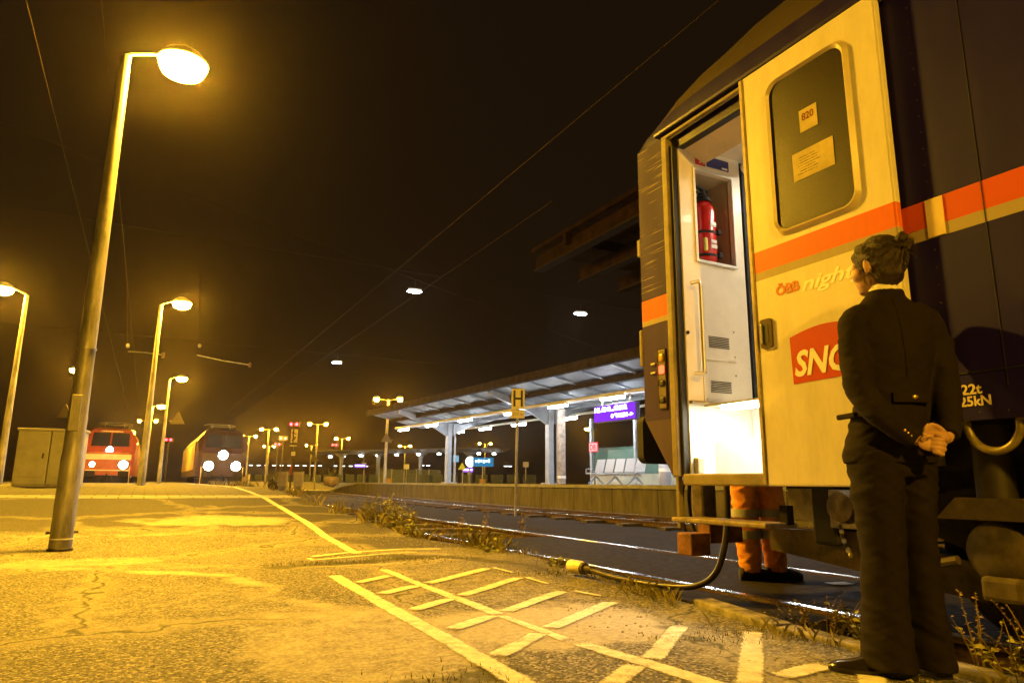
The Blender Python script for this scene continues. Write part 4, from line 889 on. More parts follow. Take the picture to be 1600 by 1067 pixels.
MB().ell((2.99, 3.335, 1.66), (.012, .012, .012), 8).build('latch_knob', blackm, coach)
# ---- door leaf, slid open along the outside of the wall
XD = 2.90
dl = MB().box((XD+.0225, 2.255, 1.88), (.045, .85, 2.36), None, .010).build('door', doorp, coach)
MB().box((XD+.018, 2.688, 1.88), (.05, .028, 2.35), None, .006).build('door_edge', mat('brownish door edge', (.34, .27, .14), .5, .2, .25, 8), dl)
def rr(y0, y1, z0, z1, r, n=7):
    out = []
    for cy, cz, a0 in ((y1-r, z1-r, 0), (y0+r, z1-r, pi/2), (y0+r, z0+r, pi), (y1-r, z0+r, 1.5*pi)):
        for k in range(n+1):
            a = a0+pi/2*k/n; out.append((cy+r*math.cos(a), cz+r*math.sin(a)))
    return out
def ringp(mb, o, i, x0, x1):
    A = [mb.bm.verts.new((x0+.006, y, z)) for y, z in o]; B = [mb.bm.verts.new((x1, y*.5+i[k][0]*.5, z*.5+i[k][1]*.5)) for k, (y, z) in enumerate(o)]; C_ = [mb.bm.verts.new((x0+.004, y, z)) for y, z in i]
    n = len(o)
    for k in range(n):
        j = (k+1) % n
        mb.bm.faces.new((A[k], A[j], B[j], B[k])); mb.bm.faces.new((B[k], B[j], C_[j], C_[k]))
fr = MB(); ringp(fr, rr(1.985, 2.512, 2.005, 2.93, .085), rr(2.025, 2.485, 2.045, 2.895, .07), XD-.004, XD-.022); fr.build('window_frame', mat('cream window frame', (.60, .50, .30), .35, 0, .08, 5, coat=.4), dl, 50)
pane = MB().prism([(XD-.002, y, z) for y, z in rr(2.022, 2.488, 2.042, 2.898, .07)], (-.003, 0, 0)).build('window_pane', mat('dusty dark pane', (.014, .006, .0035), .33, 0, .4, 55, bump=.2, bscale=200, spec=.35), dl)
FX, FZ = (0, -1, 0), (0, 0, 1)
paper = mat('yellowed paper', (.55, .45, .17), .7, 0, .12, 12)
def sheet(y0, y1, z0, z1, skew, nm):
    m_ = MB(); x = XD-.0065; m_.prism([(x, y0, z0), (x, y1, z0+skew), (x, y1, z1+skew), (x, y0, z1)], (-.0012, 0, 0)); return m_.build(nm, paper, pane)
sheet(2.297, 2.188, 2.53, 2.655, 0, 'number_paper'); sheet(2.36, 2.11, 2.275, 2.43, .0, 'notice_paper')
text('number_text', '820', .06, (XD-.0085, 2.282, 2.59), FX, FZ, mat('brown red print', (.22, .04, .015), .7, 0, 0, 1), pane, bold=.0012, depth=.0004, fit=(.075, .042))
nl = MB()
for k in range(7): nl.box((XD-.0082, 2.27-(.012*(k % 2)), 2.395-k*.015), (.0008, .10+.02*((k*5) % 4)*.7, .0042))
nl.build('notice_lines', mat('faint print', (.30, .24, .09), .7, 0, .6, 60), pane)
hd = MB().prism([(XD-.001, y, z) for y, z in rr(2.572, 2.652, 1.425, 1.585, .016)], (-.012, 0, 0)).build('handle_plate', mat('dark brown handle plate', (.09, .06, .04), .35, .5, .1, 10), dl)
MB().prism([(XD-.013, y, z) for y, z in rr(2.594, 2.628, 1.452, 1.560, .01)], (-.0015, 0, 0)).build('handle_slot', blackm, hd)
MB().box((XD-.018, 2.636, 1.505), (.012, .008, .11), None, .003).build('handle_bar', steel, hd)
orange_t = mat('orange lettering', (.58, .16, .015), .4, 0, 0, 1); pale_t = mat('pale yellow lettering', (.98, 1.0, .92), .3, 0, 0, 1)
text('operator_text', '\u00d6BB', .07, (XD-.0012, 2.535, 1.693), FX, FZ, orange_t, dl, bold=.0022, fit=(.152, .068))
text('service_text', 'nightjet', .08, (XD-.0012, 2.37, 1.655), FX, FZ, pale_t, dl, bold=.0012, shear=.35, fit=(.47, .10))
lg = MB(); top = []
for k in range(13): 
    a = k/12; top.append((XD-.001, 2.468-.45*a, 1.455+.035*math.sin(pi*min(1, a*1.05))))
lg.prism([(XD-.001, 2.462, 1.212), (XD-.001, 2.012, 1.222)]+top[::-1], (-.0012, 0, 0)); logo = lg.build('logo_panel', mat('orange red logo', (.60, .060, .012), .35, 0, .06, 5, coat=.3), dl)
text('logo_text', 'SNCF', .15, (XD-.0035, 2.448, 1.245), FX, (0, -.03, 1), pale_t, logo, bold=.0045, shear=.22, fit=(.40, .135))
# lettering, ring and details on the long wall
wt = mat('cream stencil paint', (.70, .60, .35), .5, 0, 0, 1)
text('weight_text', '-22t', .055, (XW-.0012, 1.70, 1.075), FX, FZ, wt, body, bold=.0012, fit=(.10, .043)); text('force_text', '4 25kN', .055, (XW-.0012, 1.735, 1.027), FX, FZ, wt, body, bold=.0012, fit=(.165, .042))
rp = [(XW+.03, 1.59+.10*math.cos(a), .955+.105*math.sin(a)*1.05) for a in [pi+pi*k/14 for k in range(15)]]
MB().tube([(XW+.03, 1.49, 1.0)][::-1]+rp+[(XW+.03, 1.69, 1.0)][::-1], .016, 12).build('towing_ring', mat('cast yellowed ring', (.24, .19, .09), .4, .3, .2, 9), coach, 60)
# ---- underframe
us_ = MB(); us_.box((XC, -9.6, .86), (2.1, 24, .16)); us_.box((3.45, -5, .80), (.10, 16, .24)); us_.build('solebar', undm, coach)
MB().box((XW+.33, 2.52, .585), (.03, .20, .20), None, .006).build('equipment_plate', mat('grey equipment plate', (.26, .23, .16), .6, .2, .3, 9), coach)
MB().box((XW+.36, 2.83, .60), (.04, .17, .18), None, .006).build('equipment_plate', mat('grey equipment plate', ()), coach)
MB().box((XW+.55, 2.35, .61), (.35, .28, .26), None, .02).build('equipment_box', undm, coach)
MB().box((XW+.45, 2.68, .56), (.22, .16, .34), None, .02).build('equipment_box', blackrub, coach)
vl = MB().lathe([(.02, -.07), (.075, -.06), (.085, 0), (.06, .04), (.03, .06)], (XW+.20, 2.42, .60), 16, 'x').build('brake_valve', mat('dull iron', (.13, .10, .065), .5, .5, .3, 12), coach, 40)
ch = MB()
for k in range(9): ch.lathe([(.012, -.003), (.016, 0), (.012, .003), (.008, 0)], (XW+.17+.004*(k % 2), 2.44-.006*k*(k-4)*.2, .545-.022*k), 8, 'x' if k % 2 else 'y')
ch.build('chain', steel, coach)
hb = MB(); hb.prism([(XW+.40, 3.12, .45), (XW+.40, 2.45, .47), (XW+.40, 1.9, .36), (XW+.40, 1.9, .20), (XW+.40, 2.45, .26), (XW+.40, 3.12, .33)], (.12, 0, 0)); hb.build('brake_beam', mat('brown beam', (.085, .056, .03), .7, .2, .4, 7), coach)
ft = MB().box((XW+.02, 3.05, .497), (.24, .74, .028), None, .008).build('foot_step', mat('worn step board', (.26, .20, .10), .6, .1, .3, 9), coach)
MB().box((XW+.08, 2.70, .55), (.05, .05, .10)).build('step_bracket', undm, ft)
for s in (0,):
    for px in (3.455, 5.205):
        b_ = MB().tube([(px, 3.70, 1.04), (px, 4.12, 1.04)], [.13, .11], 16).build('buffer', blackrub, coach, 50)
        MB().prism([(a, 4.12, b) for a, b in [(px+u_, 1.03+v_) for u_, v_ in rr(-.235, .235, -.175, .175, .06)]], (0, .07, 0)).build('buffer_plate', blackrub, b_)
rb_ = mat('rusty bracket', (.24, .10, .045), .75, .2, .4, 10)
MB().box((3.55, 3.72, .40), (.30, .12, .16), None, .01).build('end_bracket', rb_, coach); MB().box((3.2, 3.60, .33), (.16, .14, .14), None, .01).build('end_bracket', rb_, coach)
cp_ = MB(); cp_.tube([(4.33, 3.7, 1.0), (4.33, 4.05, .98)], .05, 10); cp_.tube([(4.33, 4.05, .98), (4.33, 4.12, .8), (4.33, 4.08, .62)], .03, 8); cp_.build('coupling_hook', undm, coach, 60)
for px, dz in ((3.40, .0), (3.47, .05)):
    MB().tube([Vector(q) for q in spline([(px, 3.72, .92), (px, 3.90, .72+dz), (px+.01, 3.94, .45+dz), (px+.02, 3.84, .28), (px+.03, 3.72, .45)], 6)], .014, 10).build('brake_hose', blackrub, coach, 60)
MB().box((3.32, 3.62, .62), (.12, .12, .28), None, .02).build('end_box', mat('rust spotted box', (.10, .07, .05), .7, .2, .4, 10), coach)
# lowered power cable with its plug lying by the platform edge
cab_ = MB().tube([Vector(q) for q in spline([(3.36, 3.40, .84), (3.34, 3.42, .74), (3.33, 3.42, .52), (3.32, 3.45, .32), (3.30, 3.52, .15), (3.27, 3.66, .06), (3.22, 3.86, .030), (3.15, 4.12, .028), (3.12, 4.42, .036), (3.11, 4.60, .05), (3.11, 4.70, .055)], 6)], .020, 14).build('power_cable', mat('oily black cable', (.045, .035, .02), .35, 0, .15, 6), coach, 60)
pg = MB().tube([(3.115, 4.66, .055), (3.11, 4.74, .057), (3.108, 4.741, .057), (3.107, 4.78, .058)], [.03, .03, .045, .045], 14).build('cable_collar', darksteel, cab_, 40)
MB().tube([(3.107, 4.78, .058), (3.104, 4.80, .06), (3.095, 4.93, .062), (3.092, 4.95, .062)], [.046, .052, .050, .036], 16).build('plug', mat('cream plug cap', (.72, .66, .42), .45, 0, .08, 9), cab_, 40)
# bogie
def bogie(y):
    q = MB(); q.prism([(3.22, y+1.75, .60), (3.22, y+1.3, .42), (3.22, y+.7, .42), (3.22, y+.5, .60), (3.22, y-.5, .60), (3.22, y-.7, .42), (3.22, y-1.3, .42), (3.22, y-1.75, .60), (3.22, y-1.3, .70), (3.22, y+1.3, .70)], (.12, 0, 0)); q.box((XC, y, .55), (2.0, .5, .25)); b = q.build('bogie', undm, coach)
    for s in (-1.15, 1.15):
        for X in (3.58, 5.08): 
            w_ = MB().lathe([(.05, -.06), (.40, -.05), (.46, -.065), (.46, .07), (.49, .075), (.49, .09), (.05, .09)], (X, y+s, .46), 36, 'x').build('wheel', mat('dark wheel steel', (.07, .055, .045), .5, .6, .3, 9), b, 40)
        ax_ = MB().lathe([(.02, -.14), (.08, -.135), (.125, -.10), (.14, -.02), (.15, .08), (.15, .16)], (3.22, y+s, .44), 24, 'x').build('axle_box', mat('axle box iron', (.06, .044, .026), .75, 0, .35, 10), b, 40)
        bk = MB(); bk.prism([(3.09, y+s-.22, .57), (3.09, y+s+.22, .57), (3.09, y+s+.13, .66), (3.09, y+s-.13, .66)], (.2, 0, 0)); bk.build('spring_seat', mat('cast spring seat', (.075, .055, .03), .8, 0, .3, 12), b)
        MB().box((3.12, y+s-.02, .30), (.10, .16, .10), None, .02).build('axle_keep', mat('cast spring seat', ()), b)
        MB().tube([(3.17, y+s, .66), (3.17, y+s, .96)], .075, 18).build('damper', mat('dark damper', (.03, .024, .018), .5, .2, .2, 9), b, 50)
        MB().tube([(3.1, y+s+.15, .40), (3.1, y+s+.30, .36), (3.1, y+s+.5, .38)], .02, 8).build('brake_rod', mat('cast spring seat', ()), b)
bogie(.55); bogie(-17)
# extinguisher hanging in the niche
ex = thing('fire_extinguisher', 'red fire extinguisher strapped upright in the niche inside the open door', 'fire extinguisher', (3.268, YE+.10, 2.19))
rm = mat('gloss extinguisher red', (.62, .012, .012), .22, 0, .05, 5, coat=.6)
MB().lathe([(.01, 0), (.07, .0), (.083, .02), (.085, .06), (.085, .36), (.078, .40), (.055, .44), (.03, .455)], (3.268, YE+.10, 2.19), 28).build('cylinder', rm, ex, 50)
MB().lathe([(.032, .445), (.06, .45), (.058, .475), (.03, .50), (.026, .53)], (3.268, YE+.10, 2.19), 20).build('collar', blackrub, ex, 40)
hv = MB(); hv.box((3.248, YE+.09, 2.735), (.12, .025, .016), Matrix.Rotation(.25, 3, 'Y'), .004); hv.box((3.243, YE+.09, 2.705), (.10, .02, .014), None, .004); hv.build('lever', blackrub, ex)
for z in (2.235, 2.40): 
    MB().lathe([(.086, -.009), (.089, -.008), (.089, .008), (.086, .009)], (3.268, YE+.10, z), 28).build('strap', blackrub, ex); MB().box((3.338, YE+.03, z+.01), (.03, .03, .035), None, .004).build('strap_clip', blackrub, ex)
for z, h_ in ((2.455, .03), (2.44, .008), (2.33, .022), (2.295, .026)): MB().box((3.278, YE+.0145, z+.0), (.05, .006, h_)).build('label_patch', white_p, ex)
MB().box((3.208, YE+.02, 2.30), (.02, .02, .09)).build('yellow_tag', mat('yellow tag', (.7, .6, .05), .5, 0, 0, 1), ex)
# ------------------------------------------------------------------ people
skin = mat('skin', (.50, .29, .19), .5, 0, .08, 14); cloth = mat('dark brown black suit cloth', (.014, .0095, .0065), .85, 0, .08, 12, bump=.12, bscale=600, sheen=0, spec=.15)
trous = mat('dark suit trousers', (.0125, .0085, .006), .87, 0, .08, 12, bump=.12, bscale=600, sheen=0, spec=.15)
hairm = mat('dark brown hair', (.030, .016, .009), .45, 0, .5, 40, stretch=(3, 3, .6), bump=.6, bscale=160); shirt = mat('white shirt collar', (.78, .74, .66), .7, 0, .05, 8)
shoem = mat('polished black leather', (.014, .010, .008), .22, 0, .1, 9, coat=.5); gold = mat('gold button', (.75, .55, .18), .3, .9, 0, 1)
def ering(c, a, b, ax, n=24, sq=1.0):
    """horizontal ring: half width a along unit axis ax, half depth b across it"""
    c = Vector(c); ax = Vector((ax[0], ax[1], 0)).normalized(); ay = Vector((-ax.y, ax.x, 0)); out = []
    for k in range(n):
        t = 2*pi*k/n; ct, st = math.cos(t), math.sin(t)
        out.append(c + ax*(a*math.copysign(abs(ct)**sq, ct)) + ay*(b*math.copysign(abs(st)**sq, st)))
    return out
def limb(mb, rows, n=16, m=5):
    q = spline(rows, m); mb.tube([r[:3] for r in q], [r[3] for r in q], n); return mb
def wrinkle(o, amp, f, seed=0, zone=None):
    me = o.data; nn = [v.normal.copy() for v in me.vertices]
    for v, nr in zip(me.vertices, nn):
        p = v.co; a = amp*(zone(p) if zone else 1)
        v.co = p + nr*a*(noise.noise((p.x*f[0]+seed, p.y*f[1], p.z*f[2]+p.x*f[3])) + .5*noise.noise((p.x*f[0]*2.1, p.y*f[1]*2+seed, p.z*f[2]*2-p.x*f[3]*1.6)))
    me.update()
W = thing('person', 'person in a dark suit seen from behind, hands clasped behind the back beside the coach', 'person', (2.6, 1.84, 0), -YAW)
TH = math.radians(6); AX = (math.cos(TH), math.sin(TH)); FW = Vector((-math.sin(TH), math.cos(TH), 0))
def pc(r):
    k = (2.83+r[1])/2.83
    return ((1.467+r[0])*k-1.467, r[1], .7+(r[2]-.7)*k, *r[3:])
def plimb(mb, rows, n=16, m=5): return limb(mb, [pc(r) for r in rows], n, m)
LARM = [(-.03, -.0, 1.37), (-.045, -.03, 1.24), (-.035, -.08, 1.10), (.03, -.14, 1.0), (.11, -.175, .935), (.175, -.185, .895)]
RARM = [(.28, .03, 1.37), (.312, .01, 1.24), (.318, -.04, 1.10), (.318, -.09, 1.01), (.315, -.14, .94), (.306, -.165, .905)]
def body_of(W):
    b = MB()
    b.loft([ering(c, a, d, AX) for c, a, d in (((.08, .02, .84), .13, .085), ((.10, .02, 1.0), .12, .08), ((.115, .02, 1.2), .125, .085), ((.12, .02, 1.36), .14, .075), ((.119, .02, 1.42), .10, .06), ((.115, .02, 1.47), .055, .05), ((.108, .02, 1.52), .048, .05), ((.10, .018, 1.58), .047, .052))])
    hc = Vector((.090, .015, 1.628)); fh = Vector((-.53, .848, 0)); lh = Vector((-.848, -.53, 0)); RH = Matrix((lh, fh, Vector((0, 0, 1)))).transposed()
    def hp(l, f, z): return hc + lh*l + fh*f + Vector((0, 0, z))
    b.ell(hp(0, -.008, .012), (.072, .093, .10), 28, RH); b.ell(hp(0, .034, -.05), (.056, .056, .068), 24, RH); b.ell(hp(0, .060, -.098), (.024, .024, .022), 16, RH)
    b.ell(hp(0, .066, .03), (.05, .024, .034), 16, RH)
    b.tube([hp(0, .084, .03), hp(0, .093, .005), hp(0, .101, -.020), hp(0, .090, -.030)], [.008, .010, .012, .008], 10)
    b.ell(hp(0, .083, -.058), (.024, .012, .010), 14, RH)
    for s in (-1, 1):
        b.ell(hp(s*.034, .058, .0), (.03, .026, .026), 14, RH); b.ell(hp(s*.038, .050, -.035), (.032, .036, .034), 16, RH)
        e = Matrix.Rotation(.35*s, 3, 'Z') @ RH
        b.ell(hp(s*.074, -.008, -.008), (.010, .019, .032), 16, e); b.ell(hp(s*.074, -.004, -.034), (.008, .011, .012), 12, e)
    plimb(b, [(*p, r) for p, r in zip(LARM, (.042, .038, .034, .031, .026, .022))] + [(.195, -.19, .885, .021)])
    plimb(b, [(*p, r) for p, r in zip(RARM, (.042, .038, .034, .030, .026, .022))] + [(.298, -.178, .895, .021)])
    limb(b, [(.0, .0, .86, .08), (0, .0, .46, .05), (-.02, 0, .10, .035)]); limb(b, [(.165, .03, .86, .08), (.15, .02, .46, .05), (.145, .02, .10, .035)])
    # right hand: reaches across from the right sleeve, fingers curl down over the other hand
    b.ell(pc((.276, -.192, .914)), (.040, .016, .025), 16, Matrix.Rotation(math.radians(36), 3, 'Y'))
    for k, (z, L_) in enumerate(((.025, .9), (.008, 1.), (-.009, .95), (-.025, .78))):
        plimb(b, [(.262-.006*k, -.199, .925+z*.8, .0084), (.240-.008*k, -.212, .926+z, .0088), (.220-.006*k, -.217+.004*k, .912+z, .0084), (.212-.003*k, -.212, .892+z*1.05, .0072)], 10)
    plimb(b, [(.288, -.198, .925, .0115), (.270, -.210, .944, .0084), (.248, -.214, .950, .0085)], 10)
    # left hand: palm lower, four fingers wrapped to the right
    b.ell(pc((.222, -.205, .872)), (.040, .017, .026), 16, Matrix.Rotation(math.radians(14), 3, 'Y'))
    for k, (z, L_) in enumerate(((.025, 1.), (.008, 1.08), (-.010, 1.), (-.027, .8))):
        plimb(b, [(.238, -.219, .870+z, .0084), (.238+.028*L_, -.231, .866+z, .0088), (.238+.046*L_, -.225, .862+z*1.1, .0084), (.238+.050*L_, -.207, .864+z*1.1, .0072)], 10)
    plimb(b, [(.200, -.215, .890, .0115), (.218, -.231, .904, .0084), (.240, -.237, .904, .0085)], 10)
    o = b.build('person_body', skin, W, local=True); remesh(o, .0036, 2, .5); return o, hp, RH, fh, lh
bodyo, hp, RH, fh, lh = body_of(W); bodyo.name = 'body'
# hair: combed cap with a loose bun
hb_ = MB()
hb_.ell(hp(0, -.024, .026), (.085, .098, .104), 36, RH); hb_.ell(hp(0, -.052, -.030), (.068, .062, .078), 28, RH); hb_.ell(hp(0, -.085, .03), (.05, .04, .05), 20, RH); hb_.ell(hp(0, .03, .068), (.064, .05, .045), 24, RH)
for s in (-1, 1): hb_.ell(hp(s*.062, .018, .03), (.020, .048, .044), 16, RH); hb_.ell(hp(s*.068, .03, .0), (.008, .016, .03), 12, RH)
hair = hb_.build('hair', hairm, W, local=True); remesh(hair, .006, 4, .5); wrinkle(hair, .006, (26, 26, 40, 14), 3)
sd_ = MB(); rs = random.Random(11); ec = hp(0, -.028, .02); bun_d = Vector((.0, -.83, .50)).normalized()
for k in range(230):
    a0 = rs.uniform(0, 2*pi); d0 = Vector((math.cos(a0), .35+.4*rs.random() if rs.random() < .5 else rs.uniform(-.9, .3), math.sin(a0))).normalized()
    if d0.z < -.35 and d0.y > -.3: continue
    pts = []
    for q in range(7):
        u = q/6*rs.uniform(.86, .95); d = (d0*(1-u)+bun_d*u).normalized(); rr_ = 1.012+.02*rs.random()*math.sin(pi*u)
        pts.append(ec + lh*(d.x*.086*rr_) + fh*(d.y*.104*rr_) + Vector((0, 0, d.z*.104*rr_)))
    sd_.tube(pts, [.0012, .002, .0022, .0022, .002, .0016, .0008], 5)
sd_.build('combed_strands', hairm, hair, local=True, weld=False)
bn_ = MB(); bc = hp(.0, -.125, .070)
rnd = random.Random(3)
for k in range(7):
    a = k*.9; bn_.ell(bc+Vector((.020*math.cos(a), .02*math.sin(a*1.7), .022*math.sin(a))), (.026, .022, .020), 14, Matrix.Rotation(a, 3, 'Y'))
bun = bn_.build('hair_bun', hairm, hair, local=True); remesh(bun, .005, 3, .5); wrinkle(bun, .006, (60, 60, 60, 30), 5)
st_ = MB()
for k in range(26):
    p = bc+Vector((rnd.uniform(-.03, .03), rnd.uniform(-.02, .02), rnd.uniform(-.03, .03))); d_ = Vector((rnd.uniform(-.4, 1), rnd.uniform(-.4, .4), rnd.uniform(-.8, .7)))*.03
    st_.tube([p, p+d_, p+d_*1.6+Vector((.006, 0, -.012))], [.0014, .0011, .0005], 5)
for k in range(16):
    p = hp(.06+rnd.uniform(-.03, .02), rnd.uniform(-.06, .03), -.03+rnd.uniform(-.02, .02)); st_.tube([p, p+Vector((rnd.uniform(-.01, .01), -.01, -.03)), p+Vector((rnd.uniform(-.015, .015), -.008, -.055))], [.0012, .001, .0005], 5)
st_.build('loose_strands', hairm, hair, local=True)
ey = MB()
for s in (-1, 1): ey.ell(hp(s*.033, .080, .004), (.010, .006, .005), 12, RH)
ey.build('eyes', mat('eye white', (.6, .58, .55), .2, 0, 0, 1), W, local=True)
# shirt collar and jacket
MB().loft([ering((.112, .012, z), a, b, AX, 28) for z, a, b in ((1.475, .066, .062), (1.51, .062, .062), (1.536, .058, .060), (1.538, .054, .056), (1.50, .054, .055))]).build('shirt_collar', shirt, W, 60, local=True)
jk = MB()
rows = [(.072, .02, .795, .180, .135), (.077, .02, .86, .180, .133), (.088, .02, .95, .164, .122), (.102, .02, 1.04, .146, .110), (.112, .02, 1.14, .154, .113), (.118, .02, 1.26, .176, .122), (.12, .02, 1.35, .186, .114), (.12, .02, 1.405, .178, .098), (.119, .02, 1.445, .135, .082), (.116, .016, 1.478, .088, .072), (.113, .014, 1.518, .068, .066)]
jk.loft([ering(r[:3], r[3], r[4], AX, 32, .92) for r in spline(rows, 4)])
limb(jk, [pc((*p, r)) for p, r in zip([(.03, .0, 1.405), (-.028, .0, 1.372)]+LARM[1:], (.06, .064, .058, .056, .052, .046, .040))], 20)
limb(jk, [pc((*p, r)) for p, r in zip([(.21, .03, 1.405), (.275, .03, 1.372)]+RARM[1:], (.06, .063, .057, .054, .050, .045, .040))], 20)
jacket = jk.build('suit_jacket', cloth, W, local=True); remesh(jacket, .0075, 5, .5)
wrinkle(jacket, .0065, (7, 7, 17, 9), 1); wrinkle(jacket, .004, (12, 12, 34, 26), 8, lambda p: 1. if (p.x < .0 or p.x > .26 or p.z < 1.0) else .35)
def back_y(x, z):
    hit, loc, nor, idx = jacket.ray_cast(Vector((x, -1, z)), Vector((0, 1, 0))); return loc.y if hit else 0
bpy.context.view_layer.update()
MB().tube([(.108-.004*math.sin(k*.5), back_y(.108, z)-.0005, z) for k, z in enumerate([1.46-.033*k for k in range(11)])], .0016, 6).build('back_seam', mat('seam thread', (.006, .004, .003), .9, 0, 0, 1, spec=.05), jacket, local=True)
tb_ = MB(); pts = []
for k in range(9):
    x = .045+.15*k/8; pts.append((x, .02-.126*math.sqrt(max(0, 1-((x-.104)/.17)**2))-.004))
for a, b in zip(pts, pts[1:]): tb_.prism([Vector((a[0], a[1], 1.030)), Vector((b[0], b[1], 1.030)), Vector((b[0], b[1], 1.068)), Vector((a[0], a[1], 1.068))], (0, .02, 0))
hbelt = tb_.build('half_belt', cloth, jacket, local=True)
MB().ell((.125, -.112, 1.05), (.013, .007, .010), 16).build('button', gold, hbelt, True, local=True)
for k in range(3): MB().ell(pc((.135+.012*k, -.215, .928-.011*k)), (.006, .004, .006), 10).build('cuff_button', gold, jacket, True, local=True)
pk = MB(); pk.box((-.082, .03, .985), (.02, .13, .022), Matrix.Rotation(.1, 3, 'Z'), .006); pk.build('pocket_flap', cloth, jacket, local=True)
# trousers, slightly flared over the shoes
tr = MB()
tr.loft([ering(r[:3], r[3], r[4], AX, 28) for r in spline([(.085, .02, .98, .14, .10), (.08, .02, .88, .172, .125), (.078, .02, .80, .172, .125), (.082, .015, .74, .165, .115)], 4)])
def leg(rows): tr.loft([ering(r[:3], r[3], r[4], (1, .15), 24) for r in spline(rows, 5)])
leg([(.004, .0, .84, .098, .115), (-.003, .0, .72, .094, .110), (-.003, .0, .60, .087, .103), (-.002, .0, .455, .078, .092), (-.010, .0, .28, .078, .098), (-.018, .0, .12, .082, .112), (-.022, -.004, .030, .088, .122)])
leg([(.168, .04, .84, .088, .11), (.164, .04, .72, .084, .105), (.157, .035, .60, .073, .097), (.150, .025, .455, .062, .086), (.150, .02, .28, .062, .09), (.147, .015, .12, .068, .102), (.145, .01, .030, .077, .112)])
tro = tr.build('trousers', trous, W, local=True); remesh(tro, .0075, 5, .5)
wrinkle(tro, .0075, (6, 6, 15, 11), 2); wrinkle(tro, .005, (5, 5, 34, 22), 6, lambda p: 1.2 if p.z > .62 or p.z < .25 else .5)
def shoe(heel, toe, nm):
    h = Vector((*heel, 0)); t = Vector((*toe, 0)); d_ = (t-h).normalized(); n_ = Vector((-d_.y, d_.x, 0)); L_ = (t-h).length
    up = []
    for u, w_, ht, z0 in ((0, .022, .06, .012), (.06, .034, .085, .012), (.2, .036, .095, .012), (.38, .037, .085, .012), (.55, .041, .065, .012), (.72, .046, .05, .012), (.88, .041, .04, .012), (.97, .026, .030, .012), (1.0, .010, .022, .013)):
        c_ = h+d_*L_*u; up.append([c_ + n_*w_*math.cos(a)*(1 if math.sin(a) > 0 else 1.04) + Vector((0, 0, z0+max(0, math.sin(a))*(ht-z0))) for a in [2*pi*k/20 for k in range(20)]])
    s_ = MB().loft(up).build(nm, shoem, W, 60, local=True)
    q = MB(); q.loft([[h+d_*L_*u+n_*w_*sx+Vector((0, 0, z)) for sx, z in ((-1, .004), (1, .004), (1, .018), (-1, .018))] for u, w_ in ((.34, .036), (.55, .045), (.72, .050), (.88, .045), (1.0, .018))]); q.loft([[h+d_*L_*u+n_*.036*sx+Vector((0, 0, z)) for sx, z in ((-1, .0), (1, .0), (1, .03), (-1, .03))] for u in (-.02, .26)]); q.build('shoe_sole', mat('dark sole', (.012, .009, .007), .5, 0, .1, 8), s_, local=True)
shoe((.055, -.045), (-.215, .085), 'shoe'); shoe((.155, -.05), (.10, .215), 'shoe')

# worker in orange behind the coach end
O_ = thing('person', 'person in orange reflective work clothes behind the coach end, only the legs showing', 'person', (4.17, 4.09, -.005), -YAW)
hi = mat('orange work cloth', (1., .34, .05), .8, 0, .2, 9, bump=.3, bscale=90); band_ = mat('grey reflective band', (.38, .38, .30), .4, 0, .1, 9)
b = MB(); b.loft([ering(c_, a, d_, (.5, .86)) for c_, a, d_ in (((.1, 0, .9), .13, .1), ((.1, 0, 1.2), .14, .1), ((.1, .0, 1.45), .18, .1), ((.1, 0, 1.52), .06, .06), ((.1, 0, 1.6), .05, .055))])
b.ell((.1, 0, 1.69), (.075, .095, .12), 20); b.ell((.14, .0, 1.66), (.05, .05, .07), 14); b.tube([(.18, 0, 1.69), (.205, 0, 1.665), (.18, 0, 1.655)], [.009, .014, .008], 8)
for s in (-1, 1):
    limb(b, [(.1, s*.19, 1.44, .045), (.12, s*.23, 1.2, .04), (.22, s*.20, 1.02, .032), (.32, s*.16, 1.02, .026)]); b.ell((.37, s*.15, 1.02), (.045, .02, .035), 12)
    for k in range(4): limb(b, [(.40, s*.15, 1.045-.017*k, .0095), (.435, s*.145, 1.04-.017*k, .009), (.445, s*.125, 1.03-.017*k, .008)], 8)
    limb(b, [(.37, s*.13, 1.04, .011), (.40, s*.11, 1.06, .009)], 8)
limb(b, [(.0, 0, .9, .09), (.0, 0, .5, .06), (.0, 0, .08, .045)]); limb(b, [(.2, .03, .9, .09), (.21, .03, .5, .06), (.21, .03, .08, .045)])
ob = b.build('body', skin, O_, local=True); remesh(ob, .007, 3, .5)
t_ = MB()
def wleg(x, y): t_.loft([ering((x+a, y, z), r, r*1.05, (1, 0), 20) for a, z, r in spline([(.0, .93, .125), (-.005, .75, .112), (.005, .52, .098), (.0, .36, .098), (.012, .22, .088), (.018, .12, .082), (.02, .06, .078)], 4)])
wleg(0, 0); wleg(.21, .03); t_.ell((.1, .01, .93), (.2, .14, .12), 20)
wt_ = t_.build('work_trousers', hi, O_, local=True); remesh(wt_, .009, 3, .5); wrinkle(wt_, .010, (5, 5, 20, 12), 4)
for x, y in ((0, 0), (.21, .03)):
    for z in (.34, .50): MB().loft([ering((x+.003, y, z+dz), r, r*1.05, (1, 0), 20) for dz, r in ((-.03, .104), (-.03, .108), (.03, .109), (.03, .105))]).build('reflective_band', band_, wt_, 60, local=True)
    bt = MB(); bt.loft([[Vector((x+u, y+w_*math.cos(a), .0+max(.0, h_*(.5+.5*math.sin(a))))) for a in [2*pi*k/16 for k in range(16)]] for u, w_, h_ in ((-.07, .03, .08), (-.05, .045, .13), (.04, .05, .14), (.10, .05, .09), (.17, .045, .07), (.21, .02, .05))]); bt.build('boot', blackrub, O_, 60, local=True)
